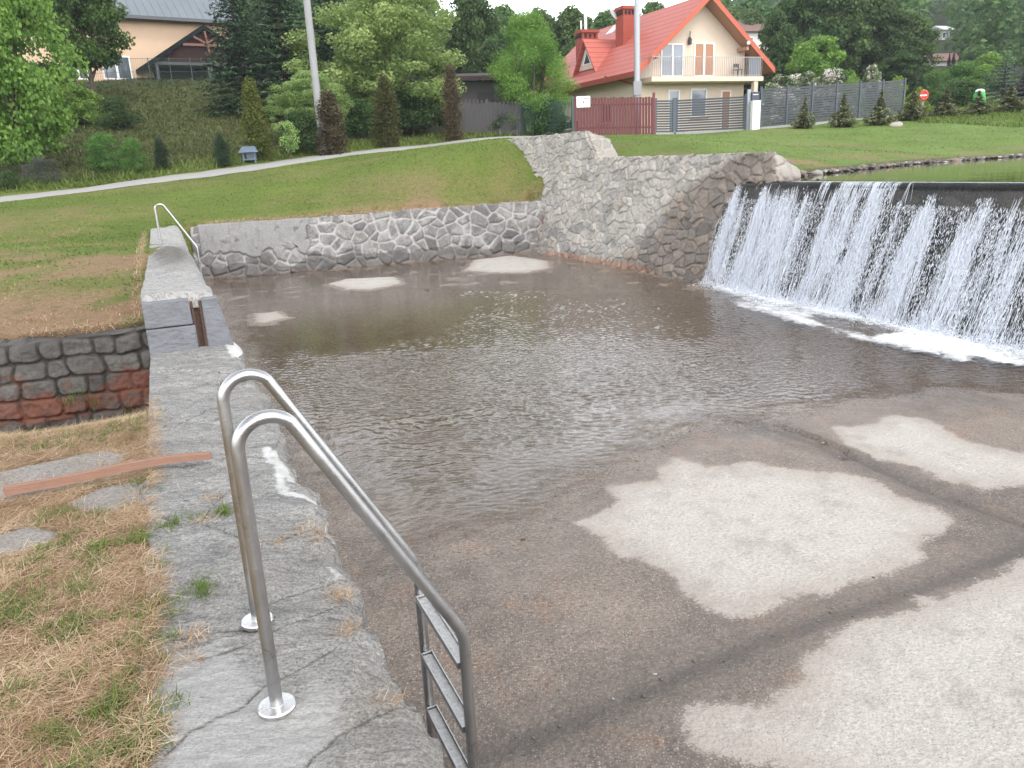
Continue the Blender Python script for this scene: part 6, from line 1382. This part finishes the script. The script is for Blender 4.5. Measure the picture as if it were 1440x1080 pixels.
PL = [
 ('maple_light', 'maple_tree', 'light green leafy tree filling the top left corner', 'tree', 5, -75, 30, 185),
 ('maple', 'maple_tree', 'dark round-headed maple before the sandy house', 'tree', 128, -45, 45, 128),
 ('bush_dark', 'juniper_shrub', 'dark low spreading shrub under the round maple', 'shrub', 72, 82, 45, 95),
 ('bush_light', 'shrub', 'pale leafy shrub at the foot of the round maple', 'shrub', 108, 116, 42, 90),
 ('bush_light', 'shrub', 'loose green shrub low under the corner tree', 'shrub', 22, 150, 34, 90),
 ('bush_dark', 'shrub', 'lone dark shrub halfway up the grassy slope', 'shrub', 166, 132, 40, 58),
 ('bush', 'shrub', 'bright green bushy shrub by the path, larger of a pair', 'shrub', 142, 183, 31, 64),
 ('bush', 'shrub', 'darker green bushy shrub nestled right of its larger twin', 'shrub', 182, 190, 30.6, 46),
 ('bush_grey', 'shrub', 'wispy grey shrub at the left of the path verge', 'shrub', 48, 216, 28.6, 56),
 ('bush_dark', 'shrub', 'small dark shrub at the far left edge of the verge', 'shrub', 3, 238, 27.6, 30),
 ('thuja_dark', 'thuja', 'stubby dark conifer right of the pair of green shrubs', 'conifer', 222, 194, 30.5, 25),
 ('thuja_dark', 'thuja', 'stubby dark conifer left of the blue-roofed box', 'conifer', 308, 187, 30.5, 25),
 ('thuja', 'thuja', 'yellow-green pointed conifer behind the blue-roofed box', 'conifer', 357, 113, 32, 44),
 ('sapling', 'sapling', 'thin young sapling between the yellow conifer and the pole', 'sapling', 405, 168, 31.5, 32),
 ('bush_dark', 'shrub', 'dark shrub behind the thin sapling', 'shrub', 425, 150, 33.5, 70),
 ('spruce', 'spruce_tree', 'tall dark spruce beside the porch of the sandy house', 'tree', 338, -75, 44, 118),
 ('spruce_slim', 'spruce_tree', 'tall dark spruce just left of the concrete pole', 'tree', 398, -130, 43, 110),
 ('spruce', 'spruce_tree', 'dark spruce mostly hidden behind the pale leafy tree', 'tree', 470, -90, 50, 120),
 ('cherry', 'bird_cherry_tree', 'large pale green leafy tree right of the concrete pole', 'tree', 548, -55, 42, 228),
 ('cherry', 'bird_cherry_tree', 'lower pale green leafy tree crossing behind the concrete pole', 'tree', 437, 98, 36.5, 118),
 ('bush_dark', 'shrub', 'shaded dark shrubbery beneath the large pale tree', 'shrub', 580, 120, 41, 110),
 ('bush_dark', 'shrub', 'shaded dark shrub left of the olive conifer', 'shrub', 505, 135, 39, 70),
 ('thuja_brown', 'thuja', 'browned bushy conifer at the foot of the concrete pole', 'conifer', 464, 128, 32.6, 52),
 ('thuja_olive', 'thuja', 'olive conifer under the large pale tree', 'conifer', 543, 107, 35.5, 44),
 ('thuja_brown', 'thuja', 'slim browned conifer left of the paling fence', 'conifer', 636, 92, 38.2, 34),
 ('dark', 'dark_tree', 'dark tree between the pale tree and the willow', 'tree', 662, -30, 58, 88),
 ('willow', 'willow_tree', 'feathery bright green willow left of the red fence', 'tree', 745, 8, 42.5, 142),
 ('bush_dark', 'shrub', 'shaded shrub in front of the willow stems', 'shrub', 775, 135, 40.8, 60),
 ('bush_dark', 'shrub', 'low shrub before the paling fence at the willow', 'shrub', 705, 145, 42.2, 50),
 ('forest', 'forest_tree', 'dark treetop showing just right of the willow', 'tree', 806, 10, 78, 100, G_F),
 ('forest', 'forest_tree', 'treetop behind the white flue of the red-roofed house', 'tree', 856, 14, 82, 110, G_F),
 ('forest', 'forest_tree', 'dark tree top above the left of the willow', 'tree', 712, 8, 80, 96, G_F),
 ('forest', 'forest_tree', 'treetop above the middle of the willow', 'tree', 762, 12, 84, 90, G_F),
 ('forest', 'forest_tree', 'treetop beside the steel pole behind the red roof', 'tree', 920, 2, 88, 90, G_F),
 ('forest', 'forest_tree', 'dull green tree immediately right of the red gable', 'tree', 1052, 14, 96, 70, G_F),
 ('forest_light', 'forest_tree', 'lighter tree behind the brown-roofed house', 'tree', 1028, 8, 105, 60, G_F),
 ('dark', 'forest_tree', 'tall dark tree beside the right eave of the red roof', 'tree', 1088, 12, 62, 70, G_F),
 ('dark', 'forest_tree', 'tall dark tree behind the bright chestnut', 'tree', 1130, -35, 68, 104, G_F),
 ('forest', 'forest_tree', 'tall tree above the white flowering shrubs', 'tree', 1185, -45, 70, 110, G_F),
 ('dark', 'forest_tree', 'broad dark tree over the tall flowering shrub', 'tree', 1238, 0, 70, 92, G_F),
 ('forest', 'forest_tree', 'mid green rounded tree left of the pinkish roof', 'tree', 1276, 18, 78, 70, G_F),
 ('dark', 'forest_tree', 'shadowy tree low beside the pinkish-roofed house', 'tree', 1262, 70, 64, 70, G_F),
 ('forest_light', 'forest_tree', 'big rounded light tree high on the right hillside', 'tree', 1398, 14, 130, 104, G_F),
 ('forest_light', 'forest_tree', 'rounded light tree at the right edge of the hillside', 'tree', 1452, 40, 120, 80, G_F),
 ('chestnut', 'chestnut_tree', 'bright green low tree behind the white flowering shrubs', 'tree', 1146, 46, 55, 112),
 ('blossom', 'flowering_shrub', 'creamy flowering shrub over the left end of the slatted fence', 'shrub', 1098, 103, 47, 72, 'white flowering shrubs behind the slatted fence'),
 ('blossom', 'flowering_shrub', 'broad white flowering shrub in the middle of the slatted fence', 'shrub', 1168, 94, 47.5, 74, 'white flowering shrubs behind the slatted fence'),
 ('blossom', 'flowering_shrub', 'tallest white flowering shrub near the right of the slatted fence', 'shrub', 1223, 88, 48, 42, 'white flowering shrubs behind the slatted fence'),
 ('blossom', 'flowering_shrub', 'low cream flowering shrub between its taller neighbours', 'shrub', 1130, 99, 49, 66, 'white flowering shrubs behind the slatted fence'),
 ('bush_light', 'shrub', 'green shrub between the white flowering shrubs', 'shrub', 1196, 104, 46.5, 40),
 ('yellow', 'shrub', 'yellow-green shrub past the right end of the slatted fence', 'shrub', 1258, 107, 48, 44),
 ('yellow', 'shrub', 'small yellow-green shrub behind the lifebuoy', 'shrub', 1287, 122, 45, 34),
 ('thuja_dark', 'thuja', 'dark narrow conifer behind the lifebuoy', 'conifer', 1281, 104, 50, 20),
 ('thuja_dark', 'thuja', 'dark narrow conifer right of the lifebuoy hedge', 'conifer', 1291, 106, 50.5, 18),
 ('bush', 'hedge_shrub', 'big green shrub above the lifebuoy', 'shrub', 1312, 96, 54, 64),
 ('bush', 'hedge_shrub', 'broad green shrub left of the blue spruce', 'shrub', 1350, 84, 57, 78),
 ('bush_light', 'hedge_shrub', 'light green shrub behind the blue spruce', 'shrub', 1384, 74, 62, 72),
 ('bush_dark', 'hedge_shrub', 'dark shrub behind the green bin', 'shrub', 1345, 112, 50, 70),
 ('blue_spruce', 'blue_spruce', 'blue-grey spruce right of the green bin', 'tree', 1408, 72, 51, 74),
 ('blue_spruce', 'blue_spruce', 'second blue-grey spruce at the right edge', 'tree', 1444, 74, 58, 52),
 ('purple', 'shrub', 'purplish-brown shrub at the right edge below the blue spruces', 'shrub', 1442, 100, 51, 36),
 ('thuja_dark', 'thuja', 'tiny dark conifer left of three before the pinkish-roofed house', 'conifer', 1328, 76, 105, 5, 'narrow conifers before the pinkish-roofed house'),
 ('thuja_dark', 'thuja', 'tiny dark conifer, middle of three before the pinkish roof', 'conifer', 1334, 75, 105, 6, 'narrow conifers before the pinkish-roofed house'),
 ('thuja_dark', 'thuja', 'tiny dark conifer right of three before the pinkish roof', 'conifer', 1343, 74, 105, 7, 'narrow conifers before the pinkish-roofed house'),
 ('thuja_brown', 'thuja', 'tiny orange-brown conifer at the end of the pinkish roof', 'conifer', 1355, 69, 104, 8, 'narrow conifers before the pinkish-roofed house'),
 ('yellow', 'shrub', 'yellowish rounded tree right of the pinkish roof', 'shrub', 1370, 62, 108, 26),
]
for k, (px, top, Y, w_, lab) in enumerate([(1131, 136, 36.8, 25, 'young spruce farthest left on the lawn, nearest the white cabinet'), (1185, 131, 37.3, 30, 'young spruce before the middle of the slatted fence'), (1237, 126, 38, 30, 'young spruce before the right end of the slatted fence'), (1283, 121, 40, 32, 'young spruce half covering the lifebuoy'), (1328, 124, 41.5, 34, 'young spruce between the lifebuoy and the green bin'), (1373, 127, 42, 34, 'young spruce covering the foot of the green bin'), (1418, 118, 43.5, 36, 'young spruce right of the green bin, below the blue spruce')]):
    PL.append(('young_spruce', 'young_spruce', lab, 'conifer', px, top, Y, w_*1.3, G_S))
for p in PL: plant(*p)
# the wooded hillside behind: one mass of crowns
rf = np.random.default_rng(303); parts = []
def crown_lo(rg, x, y, z, h, r, n, shade):
    c = shape_pts(rg, 40, 'oval')*np.array([r*.85, r*.85, h*.9]); i = rg.integers(0, 40, n); d = rg.normal(0, 1, (n, 3)); d /= np.linalg.norm(d, axis=1)[:, None]
    pos = c[i]+d*(r*.28)*(.4+.7*rg.random(n)[:, None])+np.array([x, y, z+.3])
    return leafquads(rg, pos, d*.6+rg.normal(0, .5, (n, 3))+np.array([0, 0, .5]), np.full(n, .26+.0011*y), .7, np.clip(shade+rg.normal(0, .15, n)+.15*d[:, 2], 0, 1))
cand = []
for Y in np.arange(96, 300, 8.5):
    for a in np.arange(-34, 42, 420/Y*1.0):
        x = Y*math.tan(R(a))+rf.normal(0, 2.2); y = Y+rf.normal(0, 2.5); cand.append((x, y))
for x, y in cand:
    px_ = 720+FPX*x/(y*_cp); 
    if 1288 < px_ < 1365 and y < 150: continue
    if px_ < 330 and y < 120: continue
    if 1300 < px_ < 1350 and y < 200: continue
    z = float(HT(x, y)); h = rf.uniform(9, 15)
    if 630 < px_ < 1010: h *= .62
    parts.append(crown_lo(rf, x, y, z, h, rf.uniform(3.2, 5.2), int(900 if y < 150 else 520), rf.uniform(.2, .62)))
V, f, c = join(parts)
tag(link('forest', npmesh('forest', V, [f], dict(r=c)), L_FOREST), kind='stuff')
# ------------------------------------------------------------------ the damp air that pales the far hillside
hz = MB().box((-380, -40, -2.5), (420, 460, 130)).build('haze', None); tag(hz, kind='stuff')
m = bpy.data.materials.new('haze_air'); m.use_nodes = True; nt = m.node_tree; nt.nodes.clear()
o_ = nt.nodes.new('ShaderNodeOutputMaterial'); v_ = nt.nodes.new('ShaderNodeVolumePrincipled'); v_.inputs['Density'].default_value = .00045; v_.inputs['Color'].default_value = (.86, .91, 1, 1); v_.inputs['Anisotropy'].default_value = .2
nt.links.new(v_.outputs[0], o_.inputs['Volume']); hz.data.materials.append(m)
